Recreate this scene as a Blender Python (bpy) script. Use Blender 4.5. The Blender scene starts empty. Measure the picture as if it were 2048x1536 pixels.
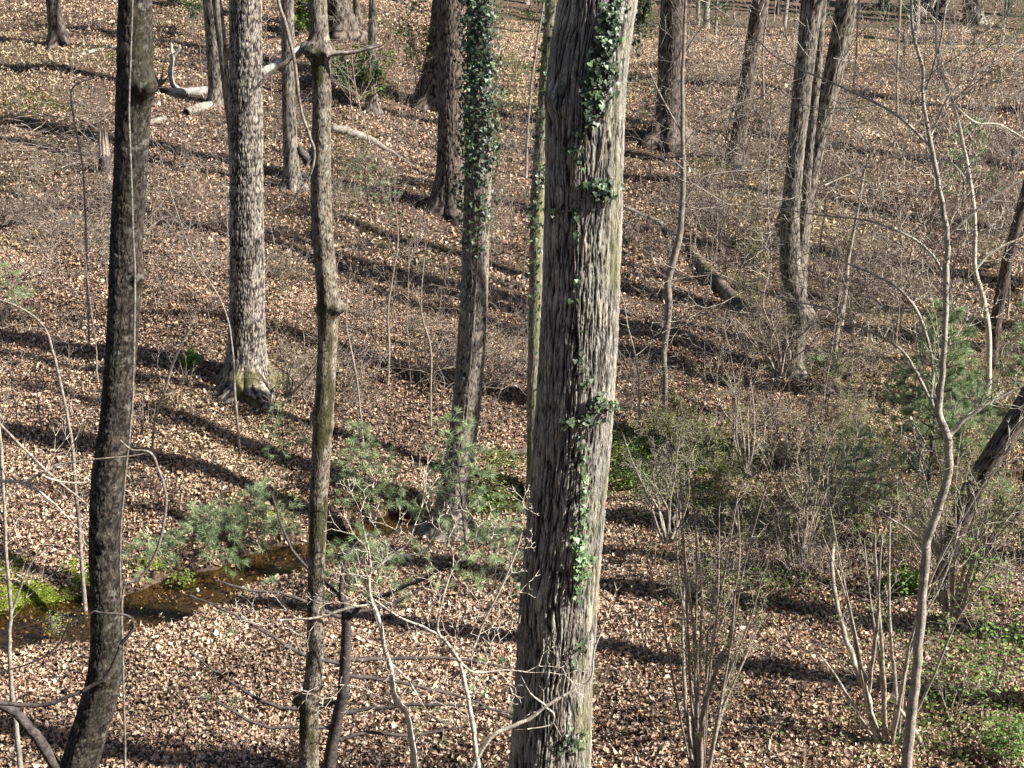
import bpy, math, random
import numpy as np
from mathutils import Vector

# ---------------------------------------------------------------- scene, camera, light
S = bpy.context.scene
C = S.collection
CZ = 13.0                      # eye height above the stream flat
PITCH = math.radians(18.0)
FPX = 2800.0                   # focal length in pixels of a 2048 wide picture
cam_d = bpy.data.cameras.new('camera'); cam = bpy.data.objects.new('camera', cam_d); C.objects.link(cam)
cam.location = (0, 0, CZ); cam.rotation_euler = (math.pi/2 - PITCH, 0, 0)
cam_d.sensor_width = 36.0; cam_d.lens = 36.0*FPX/2048; cam_d.clip_start = 0.1; cam_d.clip_end = 1000
S.camera = cam
SUN_EL = math.radians(39); TS = Vector((0.966*math.cos(SUN_EL), -0.259*math.cos(SUN_EL), math.sin(SUN_EL))).normalized()
w = bpy.data.worlds.new('World'); S.world = w; w.use_nodes = True
nt = w.node_tree; sky = nt.nodes.new('ShaderNodeTexSky'); sky.sky_type = 'NISHITA'; sky.sun_disc = False
sky.sun_elevation = SUN_EL; sky.sun_rotation = math.atan2(TS.x, TS.y)
nt.links.new(sky.outputs[0], nt.nodes['Background'].inputs[0]); nt.nodes['Background'].inputs[1].default_value = 0.05
sl = bpy.data.lights.new('sun', 'SUN'); sl.energy = 5.0; sl.angle = math.radians(0.55); sl.color = (1.0, 0.97, 0.92)
so = bpy.data.objects.new('sun', sl); C.objects.link(so); so.rotation_euler = TS.to_track_quat('Z', 'Y').to_euler()
S.view_settings.view_transform = 'Standard'; S.view_settings.look = 'None'
S.view_settings.exposure = 1.42; S.view_settings.gamma = 1.0
S.cycles.max_bounces = 5; S.cycles.diffuse_bounces = 2; S.cycles.glossy_bounces = 2; S.cycles.transparent_max_bounces = 8
R = random.Random(7)
rng = np.random.default_rng(11)

# ---------------------------------------------------------------- noise
def _h(ix, iy, iz, s=0):
    x = (ix.astype(np.int64)*374761393 + iy.astype(np.int64)*668265263 + iz.astype(np.int64)*2147483647 + s*974634777) & 0xffffffff
    x = ((x ^ (x >> 13))*1274126177) & 0xffffffff
    x = ((x ^ (x >> 16))*2246822519) & 0xffffffff
    return ((x ^ (x >> 15)) & 0xffffff)/float(0xffffff)
def vnoise(x, y, z=None, s=0):
    x = np.asarray(x, float); y = np.asarray(y, float); z = np.zeros_like(x) if z is None else np.asarray(z, float)
    x, y, z = np.broadcast_arrays(x, y, z)
    ix, iy, iz = np.floor(x), np.floor(y), np.floor(z); fx, fy, fz = x-ix, y-iy, z-iz
    fx = fx*fx*(3-2*fx); fy = fy*fy*(3-2*fy); fz = fz*fz*(3-2*fz)
    r = 0
    for a in (0, 1):
        for b in (0, 1):
            for c in (0, 1):
                r = r + _h(ix+a, iy+b, iz+c, s)*(fx if a else 1-fx)*(fy if b else 1-fy)*(fz if c else 1-fz)
    return r
def fbm(x, y, z=None, o=4, s=0):
    r = 0; a = 0.5; t = 0; x = np.asarray(x, float); y = np.asarray(y, float); z = None if z is None else np.asarray(z, float)
    for i in range(o):
        r = r + a*vnoise(x*2**i, y*2**i, None if z is None else z*2**i, s+i); t += a; a *= 0.5
    return r/t
def worley(u, v, period, s=0):
    iu, iv = np.floor(u), np.floor(v); F1 = np.full(u.shape, 9.0); F2 = np.full(u.shape, 9.0); idd = np.zeros(u.shape)
    for a in (-1, 0, 1):
        for b in (-1, 0, 1):
            cu = iu+a; cv = iv+b; pu = np.mod(cu, period)
            hx = _h(pu, cv, pu*0, s); hy = _h(pu, cv, pu*0+1, s)
            d = np.hypot(cu+0.15+0.7*hx-u, cv+0.1+0.8*hy-v)
            n = d < F1
            F2 = np.where(n, F1, np.minimum(F2, d)); F1 = np.where(n, d, F1); idd = np.where(n, hx, idd)
    return F1, F2, idd
def sstep(a, b, x):
    t = np.clip((x-a)/(b-a), 0, 1); return t*t*(3-2*t)

# ---------------------------------------------------------------- terrain
SP = np.array([(-30, 20.5), (-18, 22.0), (-12.5, 23.6), (-9.6, 25.0), (-7.6, 25.7), (-6.0, 27.0), (-4.6, 28.6), (-2.6, 30.2), (0, 31.3), (4.5, 33.4), (8, 33.8), (11.5, 33.0), (20, 33.5), (40, 35)], float)
def stream_y(x): return np.interp(x, SP[:, 0], SP[:, 1])
def stream_dist(x, y):
    d = np.full(np.shape(x), 1e9)
    for i in range(len(SP)-1):
        a, b = SP[i], SP[i+1]; ab = b-a; t = np.clip(((x-a[0])*ab[0]+(y-a[1])*ab[1])/(ab@ab), 0, 1)
        d = np.minimum(d, np.hypot(x-a[0]-t*ab[0], y-a[1]-t*ab[1]))
    return d
def H(x, y):
    x = np.asarray(x, float); y = np.asarray(y, float)
    up = y - stream_y(x)
    z = 0.05*np.clip(up, 0, 3) + 0.21*np.clip(up-2, 0, None)
    crest = np.where(x > 0, 68-0.0*x, 68+0.6*(-x))          # where the hill flattens out
    over = np.clip(y-crest, 0, None)
    z = z - 0.21*over - 0.03*np.clip(over, 0, 30) + 0.25*np.clip(over-38, 0, None)
    z = z + 0.605*np.clip(19.2-y, 0, None)                    # bank up to the viewer
    z = z + (fbm(x*0.12+7, y*0.12, s=3)-0.5)*1.5*sstep(22, 36, y)*(1-0.6*sstep(60, 75, y)) + (fbm(x*0.7, y*0.7, s=9)-0.5)*0.34
    sd = stream_dist(x, y)+(fbm(x*1.1, y*1.1, s=21)-0.5)*0.9-np.interp(x, [-12, -7.5, -4, 2], [.55, .4, .05, -.1])
    fade = 1.0
    z = z*(1-0.75*(1-sstep(0.8, 2.4, sd))) - 0.55*(1-sstep(0.55, 1.0, sd))*fade
    return z
WATER_Z = -0.33
def ray(u, v):
    x = (u-1024)/FPX; up = -(v-768)/FPX
    return np.array((x, math.cos(PITCH)+up*math.sin(PITCH), -math.sin(PITCH)+up*math.cos(PITCH)))
def at(u, v, D):
    r = ray(u, v); t = D/r[1]; return np.array((r[0]*t, D, CZ+r[2]*t))
def ground(u, v):
    return ground_many([u], [v])[0]
_gx = np.arange(-60, 75, .2); _gy = np.arange(10, 115, .2); _GX, _GY = np.meshgrid(_gx, _gy); _HG = H(_GX, _GY)
def Hq(x, y):
    fx = np.clip((x+60)/.2, 0, len(_gx)-1.01); fy = np.clip((y-10)/.2, 0, len(_gy)-1.01); i = fx.astype(int); j = fy.astype(int); a = fx-i; b = fy-j
    return (_HG[j, i]*(1-a)+_HG[j, i+1]*a)*(1-b)+(_HG[j+1, i]*(1-a)+_HG[j+1, i+1]*a)*b
def ground_many(u, v):
    u = np.asarray(u, float); v = np.asarray(v, float); x = (u-1024)/FPX; up = -(v-768)/FPX; dy = math.cos(PITCH)+up*math.sin(PITCH); dz = -math.sin(PITCH)+up*math.cos(PITCH)
    t = np.linspace(17, 112, 500)[None]; Z = CZ+dz[:, None]*t; G = Hq(x[:, None]*t, dy[:, None]*t); hit = np.argmax(Z <= G, 1); hit = np.where(hit == 0, 499, hit); k = np.arange(len(u))
    a0 = (Z-G)[k, hit-1]; a1 = (Z-G)[k, hit]; f = np.clip(a0/np.maximum(a0-a1, 1e-6), 0, 1); tt = t[0, hit-1]+(t[0, 1]-t[0, 0])*f; X = x*tt; Y = dy*tt
    return np.stack([X, Y, H(X, Y)], -1)
def onground(x, y): return np.array((x, y, float(H(x, y))))

# ---------------------------------------------------------------- mesh helpers
def mk_mesh(name, verts, facelists, mat, cols=None, smooth=True):
    me = bpy.data.meshes.new(name); verts = np.asarray(verts, np.float32)
    me.vertices.add(len(verts)); me.vertices.foreach_set('co', verts.ravel())
    loops = np.concatenate([f.ravel() for f in facelists]).astype(np.int32)
    tot = np.concatenate([np.full(len(f), f.shape[1]) for f in facelists]).astype(np.int32)
    st = np.concatenate(([0], np.cumsum(tot)[:-1])).astype(np.int32)
    me.loops.add(len(loops)); me.loops.foreach_set('vertex_index', loops)
    me.polygons.add(len(tot)); me.polygons.foreach_set('loop_start', st)
    if smooth: me.polygons.foreach_set('use_smooth', np.ones(len(tot), bool))
    if cols is not None:
        ca = me.color_attributes.new('tint', 'FLOAT_COLOR', 'POINT')
        c4 = np.ones((len(verts), 4), np.float32); c4[:, :3] = cols; ca.data.foreach_set('color', c4.ravel())
    me.update(calc_edges=True); me.materials.append(mat)
    return me
def link(name, me, parent=None):
    o = bpy.data.objects.new(name, me); C.objects.link(o)
    if parent is not None: o.parent = parent
    return o
def thing(name, label, cat, loc=(0, 0, 0), group=None, rz=0, sc=1):
    o = bpy.data.objects.new(name, None); C.objects.link(o); o.location = tuple(float(a) for a in loc); o.rotation_euler = (0, 0, rz)
    o.scale = (sc, sc, sc); o.empty_display_size = 0.2
    o['label'] = label; o['category'] = cat
    if group: o['group'] = group
    return o
def dup(root, loc, rz, sc, label=None, group=None):
    r = root.copy(); C.objects.link(r); r.location = tuple(float(a) for a in loc); r.rotation_euler = (0, 0, rz); r.scale = (sc, sc, sc)
    if label: r['label'] = label
    if group: r['group'] = group
    for ch in list(root.children):
        c = ch.copy(); C.objects.link(c); c.parent = r
    return r
def kind(o, k): o['kind'] = k; return o

class MB:
    """collects tubes and cards and builds them as one mesh"""
    def __init__(s): s.t = {}; s.leaf = []; s.lc = []; s.tri = []
    def tube(s, pts, rad, sides=5):
        pts = np.asarray(pts, float); n = len(pts)
        if np.isscalar(rad): rad = np.full(n, rad)
        s.t.setdefault((n, sides), []).append((pts, np.asarray(rad, float)))
    def line(s, p0, p1, r0, r1, sides=4): s.tube([p0, p1], [r0, r1], sides)
    def build(s, name, mat, parent=None, cols=None):
        V = []; F = []; off = 0
        org = np.array(parent.location) if parent is not None else np.zeros(3)
        for (n, k), L in s.t.items():
            P = np.stack([a for a, b in L])-org; Rr = np.stack([b for a, b in L]); m = len(L)
            T = np.gradient(P, axis=1); T /= np.linalg.norm(T, axis=2, keepdims=True)+1e-9
            ref = np.where(np.abs(T[:, :1, 2:3]) > 0.8, np.array((1., 0.13, 0))[None, None], np.array((0, 0.1, 1.))[None, None])
            ref = np.broadcast_to(ref, T.shape)
            U = np.cross(T, ref); U /= np.linalg.norm(U, axis=2, keepdims=True)+1e-9; W = np.cross(T, U)
            a = np.arange(k)/k*2*np.pi
            vv = P[:, :, None]+Rr[:, :, None, None]*(U[:, :, None]*np.cos(a)[None, None, :, None]+W[:, :, None]*np.sin(a)[None, None, :, None])
            base = off+np.arange(m)[:, None, None]*n*k+np.arange(n-1)[None, :, None]*k+np.arange(k)[None, None, :]
            nx = off+np.arange(m)[:, None, None]*n*k+np.arange(n-1)[None, :, None]*k+((np.arange(k)+1) % k)[None, None, :]
            F.append(np.stack([base, base+k, nx+k, nx], -1).reshape(-1, 4)[:, ::-1]); V.append(vv.reshape(-1, 3)); off += m*n*k
            if k <= 8:                                   # close the two ends
                e0 = off-m*n*k+np.arange(m)[:, None]*n*k+np.arange(k)[None]; e1 = e0+(n-1)*k
                F.append(e0[:, ::-1] if False else e0); F.append(e1[:, ::-1])
        return link(name, mk_mesh(name, np.concatenate(V), F, mat), parent)

LEAF8_V = lambda n: None
def leaf_mesh(name, pos, size, yaw, tilt_dir, tilt, mat, cols, parent=None, fold=0.25, curl=0.4, wid=0.5, detail=True, roll=None):
    """many separate leaves; pos (n,3) size (n) ; oriented by yaw then tilted"""
    n = len(pos)
    if detail:
        t = np.array([0, .33, .33, .33, .68, .68, .68, 1.0]); s = np.array([0, -1, 0, 1, -.82, 0, .82, 0.])*wid
        cz = np.array([0, 1, 0, 1, 1, 0, 1, 0.])
        tri = np.array([(0, 2, 1), (0, 3, 2), (1, 5, 4), (1, 2, 5), (2, 6, 5), (2, 3, 6), (4, 5, 7), (5, 6, 7)])
    else:
        t = np.array([0, .5, .5, 1.]); s = np.array([0, -1, 1, 0.])*wid; cz = np.array([0, 1, 1, 0.]); tri = np.array([(0, 2, 1), (1, 2, 3)])
    k = len(t); fo = (rng.uniform(-.3, 1, n)*fold)[:, None]; cu = (rng.uniform(-.5, 1, n)*curl)[:, None]
    wv = rng.uniform(.75, 1.2, (n, 1))
    x = (t-.5)[None]*np.ones((n, 1)); y = s[None]*wv*rng.uniform(.45, 1.45, (n, k)); z = cz[None]*fo*wid+((t-.5)**2*4)[None]*cu*.5
    L = np.stack([x, y, z], -1)*size[:, None, None]
    cy, sy = np.cos(yaw), np.sin(yaw)
    X = L[..., 0]*cy[:, None]-L[..., 1]*sy[:, None]; Y = L[..., 0]*sy[:, None]+L[..., 1]*cy[:, None]; Z = L[..., 2]
    # tilt round a horizontal axis
    ax = np.stack([-np.sin(tilt_dir), np.cos(tilt_dir), 0*tilt_dir], -1)
    P = np.stack([X, Y, Z], -1); c = np.cos(tilt)[:, None, None]; sn = np.sin(tilt)[:, None, None]; A = np.broadcast_to(ax[:, None], P.shape)
    P = P*c+np.cross(A, P)*sn+A*(np.sum(A*P, -1, keepdims=True))*(1-c)
    org = np.array(parent.location) if parent is not None else np.zeros(3)
    V = (P+pos[:, None]-org).reshape(-1, 3); F = (np.arange(n)[:, None, None]*k+tri[None]).reshape(-1, 3)
    return link(name, mk_mesh(name, V, [F], mat, np.repeat(cols, k, 0), smooth=False), parent)

MINR = .003
def nrm(v): v = np.asarray(v, float); return v/(np.linalg.norm(v)+1e-9)
def perp(d, r):
    a = nrm(np.cross(d, (r.gauss(0, 1), r.gauss(0, 1), r.gauss(0, 1)))); return a
def wander(p, d, L, r, n=4, wob=0.12, up=0.0):
    pts = [np.array(p, float)]; d = nrm(d)
    for i in range(n-1):
        d = nrm(d+np.array((r.gauss(0, wob), r.gauss(0, wob), r.gauss(0, wob)+up)))
        pts.append(pts[-1]+d*L/(n-1))
    return pts, d
def grow(mb, p, d, L, rad, lev, r, nch=(3, 5), ang=(35, 65), shrink=.5, wob=.12, up=.03, tips=None, tip_r=.3, start=.25, flat=0.0):
    """alternate side branching"""
    n = 5 if L > .5 else 3
    pts, dd = wander(p, d, L, r, n, wob, up)
    mb.tube(pts, np.linspace(max(rad, MINR), max(rad*tip_r, MINR*.7), n), 5 if rad > .012 else 3)
    if tips is not None: tips.append((pts[-1], dd, lev)); tips.append((pts[n//2], dd, lev))
    if lev <= 0: return
    for i in range(r.randint(*nch)):
        f = start+(1-start)*(i+r.random())/nch[1]; f = min(f, .98)*(n-1); j = min(int(f), n-2); q = pts[j]+(pts[j+1]-pts[j])*(f-j)
        t = nrm(pts[j+1]-pts[j]); s = perp(t, r); s[2] *= (1-flat); a = math.radians(r.uniform(*ang))
        grow(mb, q, t*math.cos(a)+s*math.sin(a), L*shrink*r.uniform(.7, 1.2)*(1.15-.5*f/(n-1)), max(rad*(1-.6*f/(n-1))*.6, .0022), lev-1, r, nch, ang, shrink, wob, up, tips, tip_r, .2, flat)
def fork(mb, p, d, L, rad, lev, r, ang=(18, 38), shrink=.8, wob=.09, tips=None, up=0.04):
    """dichotomous zigzag twigs"""
    pts, dd = wander(p, d, L, r, 4, wob, up)
    mb.tube(pts, np.linspace(max(rad, MINR), max(rad*.75, MINR*.8), 4), 5 if rad > .012 else 3)
    if tips is not None: tips.append((pts[-1], dd, lev))
    if lev <= 0: return
    s = perp(dd, r)
    for k, sg in enumerate((1, -1)):
        if r.random() < .12 and lev < 3: continue
        a = math.radians(r.uniform(*ang))*sg
        fork(mb, pts[-1], dd*math.cos(a)+s*math.sin(a), L*shrink*r.uniform(.6, 1.15), max(rad*r.uniform(.5, .75), .002), lev-1, r, ang, shrink, wob, tips, up)

# ---------------------------------------------------------------- materials
def mat(name, rough=.85, spec=.3):
    m = bpy.data.materials.new(name); m.use_nodes = True; b = m.node_tree.nodes['Principled BSDF']
    b.inputs['Roughness'].default_value = rough; b.inputs['Specular IOR Level'].default_value = spec
    return m, m.node_tree, b
def N(t, typ, **k):
    n = t.nodes.new(typ)
    for a, v in k.items(): setattr(n, a, v)
    return n
def noise_node(t, scale, detail=6, vec=None, rough=.6):
    n = N(t, 'ShaderNodeTexNoise'); n.inputs['Scale'].default_value = scale; n.inputs['Detail'].default_value = detail; n.inputs['Roughness'].default_value = rough
    if vec is not None: t.links.new(vec, n.inputs['Vector'])
    return n
def ramp(t, fac, stops):
    r = N(t, 'ShaderNodeValToRGB'); e = r.color_ramp.elements
    while len(e) < len(stops): e.new(.5)
    for i, (p, c) in enumerate(stops): e[i].position = p; e[i].color = (*c, 1)
    t.links.new(fac, r.inputs[0]); return r
def mix(t, fac, a, b, mode='MIX'):
    m = N(t, 'ShaderNodeMix', data_type='RGBA', blend_type=mode)
    for v, s in ((fac, 0), (a, 6), (b, 7)):
        if isinstance(v, (int, float)): m.inputs[s].default_value = v
        elif isinstance(v, tuple): m.inputs[s].default_value = (*v, 1)
        else: t.links.new(v, m.inputs[s])
    return m.outputs[2]
def bark_mat(name, light, dark, moss=(.10, .11, .03), tintv=.35, fine=60, bump=.6, moss_amt=1.0, lichen=None):
    """for displaced trunks: tint.r = height of the ridge, tint.g = moss, tint.b = plate id"""
    m, t, b = mat(name, .9, .15)
    a = N(t, 'ShaderNodeVertexColor', layer_name='tint'); sp = N(t, 'ShaderNodeSeparateColor'); t.links.new(a.outputs[0], sp.inputs[0])
    tc = N(t, 'ShaderNodeTexCoord'); mp = N(t, 'ShaderNodeMapping'); mp.inputs['Scale'].default_value = (1, 1, .35); t.links.new(tc.outputs['Object'], mp.inputs[0])
    n = noise_node(t, fine, 5, mp.outputs[0], .7); n2 = noise_node(t, 3.5, 4, tc.outputs['Object'])
    c = ramp(t, sp.outputs[0], [(.22, dark), (.5, tuple(x*.45+y*.55 for x, y in zip(light, dark))), (.9, light)]).outputs[0]  # dark furrow bark, deepened further so the colour carries shade in the cracks
    v = ramp(t, n.outputs[0], [(.3, (1-tintv,)*3), (.7, (1+tintv*.6,)*3)]).outputs[0]
    c = mix(t, 1, c, v, 'MULTIPLY')
    v = ramp(t, n2.outputs[0], [(.35, (.72, .72, .74)), (.65, (1.12, 1.08, 1.0))]).outputs[0]
    c = mix(t, 1, c, v, 'MULTIPLY')
    v = ramp(t, sp.outputs[2], [(0, (.8, .79, .78)), (1, (1.15, 1.13, 1.1))]).outputs[0]
    c = mix(t, 1, c, v, 'MULTIPLY')
    if lichen:
        n3 = noise_node(t, 9, 5, tc.outputs['Object'], .7); f = ramp(t, n3.outputs[0], [(.56, (0, 0, 0)), (.64, (.8,)*3)]).outputs[0]
        c = mix(t, f, c, lichen)
    mm = N(t, 'ShaderNodeMath', operation='MULTIPLY'); t.links.new(sp.outputs[1], mm.inputs[0]); mm.inputs[1].default_value = moss_amt
    c = mix(t, mm.outputs[0], c, moss)
    t.links.new(c, b.inputs['Base Color'])
    bp = N(t, 'ShaderNodeBump'); bp.inputs['Strength'].default_value = bump; bp.inputs['Distance'].default_value = .02
    t.links.new(n.outputs[0], bp.inputs['Height']); t.links.new(bp.outputs[0], b.inputs['Normal'])
    return m
def twig_mat(name, c1, c2, scale=14, moss=None):
    m, t, b = mat(name, .8, .25); tc = N(t, 'ShaderNodeTexCoord'); n = noise_node(t, scale, 5, tc.outputs['Object'])
    c = ramp(t, n.outputs[0], [(.35, c1), (.65, c2)]).outputs[0]
    nb_ = noise_node(t, 46, 3, tc.outputs['Object'], .6); c = mix(t, 1, c, ramp(t, nb_.outputs[0], [(.36, (.5, .48, .46)), (.5, (1, 1, 1)), (.66, (1.25, 1.25, 1.2))]).outputs[0], 'MULTIPLY')
    if moss:
        n2 = noise_node(t, 2.2, 4, tc.outputs['Object']); f = ramp(t, n2.outputs[0], [(.5, (0, 0, 0)), (.6, (1, 1, 1))]).outputs[0]; c = mix(t, f, c, moss)
    t.links.new(c, b.inputs['Base Color'])
    n3 = noise_node(t, 70, 4, tc.outputs['Object']); bp = N(t, 'ShaderNodeBump'); bp.inputs['Strength'].default_value = .5; bp.inputs['Distance'].default_value = .01
    t.links.new(n3.outputs[0], bp.inputs['Height']); t.links.new(bp.outputs[0], b.inputs['Normal'])
    return m
def leaf_mat(name, rough=.6, trans=.25, spec=.3):
    m, t, b = mat(name, rough, spec); a = N(t, 'ShaderNodeVertexColor', layer_name='tint')
    t.links.new(a.outputs[0], b.inputs['Base Color'])
    if trans > 0:
        tr = N(t, 'ShaderNodeBsdfTranslucent'); t.links.new(a.outputs[0], tr.inputs[0]); mx = N(t, 'ShaderNodeMixShader'); mx.inputs[0].default_value = trans
        t.links.new(b.outputs[0], mx.inputs[1]); t.links.new(tr.outputs[0], mx.inputs[2]); t.links.new(mx.outputs[0], t.nodes['Material Output'].inputs[0])
    return m

M_big = bark_mat('bark_big', (.45, .425, .375), (.032, .027, .024), moss=(.17, .17, .06), moss_amt=.7, fine=55, bump=1.0, tintv=.6)
M_left = bark_mat('bark_left', (.105, .088, .074), (.02, .016, .014), moss=(.04, .042, .02), moss_amt=.6, fine=55, bump=1.0, lichen=(.19, .18, .15))  # shade lying on this trunk is put into its darkened bark colour
M_moss = bark_mat('bark_mossy', (.33, .285, .225), (.04, .034, .026), moss=(.04, .042, .012), fine=70, bump=1.0, moss_amt=.95, lichen=(.36, .34, .28))
M_oak = bark_mat('bark_oak', (.44, .40, .345), (.026, .021, .018), moss=(.16, .15, .06), moss_amt=.8, fine=40, bump=.6)
M_grey = bark_mat('bark_grey', (.29, .26, .22), (.03, .025, .021), moss=(.10, .11, .04), fine=45, bump=.6)
M_dark = bark_mat('bark_dark', (.19, .155, .13), (.02, .016, .014), fine=40, bump=.6)
M_pale = bark_mat('bark_pale', (.40, .36, .28), (.10, .09, .07), moss=(.14, .15, .06), fine=40, bump=.6)
M_br = twig_mat('branch_grey', (.13, .105, .085), (.30, .26, .21))
M_twg = twig_mat('twig_pale', (.38, .33, .26), (.62, .55, .45))
M_twg2 = twig_mat('twig_brown', (.16, .125, .10), (.38, .32, .26))
M_stem = bark_mat('bark_second_stem', (.29, .26, .22), (.03, .025, .021), fine=40)
M_sap2 = twig_mat('sapling_dark', (.12, .10, .08), (.31, .27, .22), 9)
M_dkb = twig_mat('branch_dark', (.035, .028, .025), (.11, .09, .08))
M_sap = twig_mat('sapling_bark', (.19, .165, .13), (.42, .37, .30), 9)
M_log = twig_mat('dead_wood', (.15, .125, .10), (.38, .33, .27), 6)
M_mlog = twig_mat('mossy_wood', (.06, .048, .036), (.20, .16, .12), 6, moss=(.08, .08, .028))
M_white = twig_mat('barkless_wood', (.20, .185, .16), (.44, .415, .37), 7)
M_leaf = leaf_mat('dry_leaf', .75, .12, .2)
M_ivy = leaf_mat('ivy_leaf', .45, .1, .4)
M_green = leaf_mat('green_leaf', .5, .35, .3)
M_need = leaf_mat('needle', .5, .25, .35)

def ground_mat():
    m, t, b = mat('forest_floor', .95, .1); tc = N(t, 'ShaderNodeTexCoord'); o = tc.outputs['Object']
    n1 = noise_node(t, 14, 8, o, .75); n2 = noise_node(t, .35, 4, o); v = N(t, 'ShaderNodeTexVoronoi'); v.inputs['Scale'].default_value = 9; t.links.new(o, v.inputs['Vector'])
    c = ramp(t, n1.outputs[0], [(.3, (.022, .016, .012)), (.5, (.06, .042, .03)), (.68, (.22, .155, .11))]).outputs[0]
    c2 = ramp(t, v.outputs['Color'], [(.2, (.06, .04, .03)), (.8, (.30, .2, .14))]).outputs[0]
    c = mix(t, .3, c, c2)
    g = ramp(t, n2.outputs[0], [(.5, (0, 0, 0)), (.62, (.5, .5, .5))]).outputs[0]
    c = mix(t, g, c, (.06, .058, .026))
    t.links.new(c, b.inputs['Base Color'])
    bp = N(t, 'ShaderNodeBump'); bp.inputs['Strength'].default_value = 1; bp.inputs['Distance'].default_value = .08
    t.links.new(n1.outputs[0], bp.inputs['Height']); t.links.new(bp.outputs[0], b.inputs['Normal']); return m
def water_mat():
    m, t, b = mat('stream_water'); t.nodes.remove(b); tc = N(t, 'ShaderNodeTexCoord')
    n = noise_node(t, 5, 4, tc.outputs['Object']); bp = N(t, 'ShaderNodeBump'); bp.inputs['Strength'].default_value = .35; bp.inputs['Distance'].default_value = .03; t.links.new(n.outputs[0], bp.inputs['Height'])
    g = N(t, 'ShaderNodeBsdfGlossy'); g.inputs['Roughness'].default_value = .04; t.links.new(bp.outputs[0], g.inputs['Normal'])
    tr = N(t, 'ShaderNodeBsdfTransparent'); tr.inputs[0].default_value = (.72, .66, .46, 1)
    f = N(t, 'ShaderNodeFresnel'); f.inputs[0].default_value = 1.25; t.links.new(bp.outputs[0], f.inputs['Normal'])
    mx = N(t, 'ShaderNodeMixShader'); t.links.new(f.outputs[0], mx.inputs[0]); t.links.new(tr.outputs[0], mx.inputs[1]); t.links.new(g.outputs[0], mx.inputs[2])
    t.links.new(mx.outputs[0], t.nodes['Material Output'].inputs[0]); return m

# ---------------------------------------------------------------- ground, stream
def axis(spans):
    a = []
    for lo, hi, st in spans: a += list(np.arange(lo, hi-1e-6, st))
    return np.array(a+[spans[-1][1]])
def grid_obj(name, xs, ys, fz, mt):
    X, Y = np.meshgrid(xs, ys); Z = fz(X, Y); nx, ny = len(xs), len(ys)
    i = (np.arange(ny-1)[:, None]*nx+np.arange(nx-1)[None]).ravel()
    return link(name, mk_mesh(name, np.stack([X, Y, Z], -1).reshape(-1, 3), [np.stack([i, i+1, i+nx+1, i+nx], -1)], mt))
kind(grid_obj('ground', axis([(-120, -34, 4), (-34, -14, .5), (-14, 14, .16), (14, 34, .5), (34, 120, 4)]),
     axis([(-6, 18, .8), (18, 38, .16), (38, 80, .4), (80, 240, 4)]), H, ground_mat()), 'structure')
sx = []; xs = np.linspace(-30, 30, 160)
Vw = []
for x in xs:
    yc = stream_y(x); Vw += [(x, yc-2.2, WATER_Z), (x, yc+2.2, WATER_Z)]
i = np.arange(len(xs)-1)*2
kind(link('stream', mk_mesh('stream', np.array(Vw), [np.stack([i, i+2, i+3, i+1], -1)], water_mat())), 'structure')

# ---------------------------------------------------------------- leaf litter
PAL = np.array([(.50, .37, .26), (.42, .29, .20), (.58, .46, .33), (.32, .21, .14), (.19, .125, .085), (.10, .07, .05), (.46, .32, .26), (.68, .56, .44), (.38, .21, .12)])
PW = np.array([.18, .16, .16, .13, .12, .09, .08, .09, .02]); PW /= PW.sum()
def litter(name, n, y0, y1, size, detail, lift):
    y = rng.uniform(y0**2, y1**2, n)**.5; x = rng.uniform(-1, 1, n)*(.366*1.02*y*1.12+1.5)
    keep = (H(x, y) > WATER_Z+.02) | (rng.random(n) < .07)
    dens = fbm(x*.5, y*.5, s=40); keep &= rng.random(n) < np.clip((dens-.26)*5, .62, 1)
    x, y = x[keep], y[keep]; n = len(x); z = H(x, y)
    z = np.where(rng.random(n) < .12, np.maximum(z, WATER_Z), z)
    c = PAL[rng.choice(len(PAL), n, p=PW)]*rng.uniform(.8, 1.15, (n, 1))
    straw = sstep(.55, .7, fbm(x*.13+3, y*.13, s=77))[:, None]*.6*sstep(26, 45, y)[:, None]
    clump = sstep(.36, .6, fbm(x*1.3, y*1.3, s=55))[:, None]; damp = sstep(.56, .72, fbm(x*.45+9, y*.45, s=61))[:, None]; c = c*np.array((1.15, 1.11, 1.07)); c = c*(.8+.3*clump)*(1-.28*damp)*rng.uniform(.7, 1.12, (n, 1))
    c = c*(1-straw)+np.array((.52, .45, .24))*straw*rng.uniform(.5, 1.2, (n, 1))
    s = size*np.clip(rng.lognormal(0, .33, n), .4, 2.2)
    pos = np.stack([x, y, z+lift+rng.uniform(0, .07, n)], -1)
    o = leaf_mesh(name, pos, s, rng.uniform(0, 6.28, n), rng.uniform(0, 6.28, n), np.abs(rng.normal(0, .75, n)), M_leaf, c, detail=detail, fold=1.5, curl=1.9, wid=.27)
    return o
o = litter('leaf_litter', 420000, 18.3, 42, .075, True, .01)
o['label'] = 'curled tan oak leaves lying on the near forest floor'; o['category'] = 'leaf litter'; kind(o, 'stuff')
o = litter('leaf_litter', 600000, 42, 108, .11, False, .02)
o['label'] = 'dry leaves covering the far wooded slope'; o['category'] = 'leaf litter'; kind(o, 'stuff')

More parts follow.
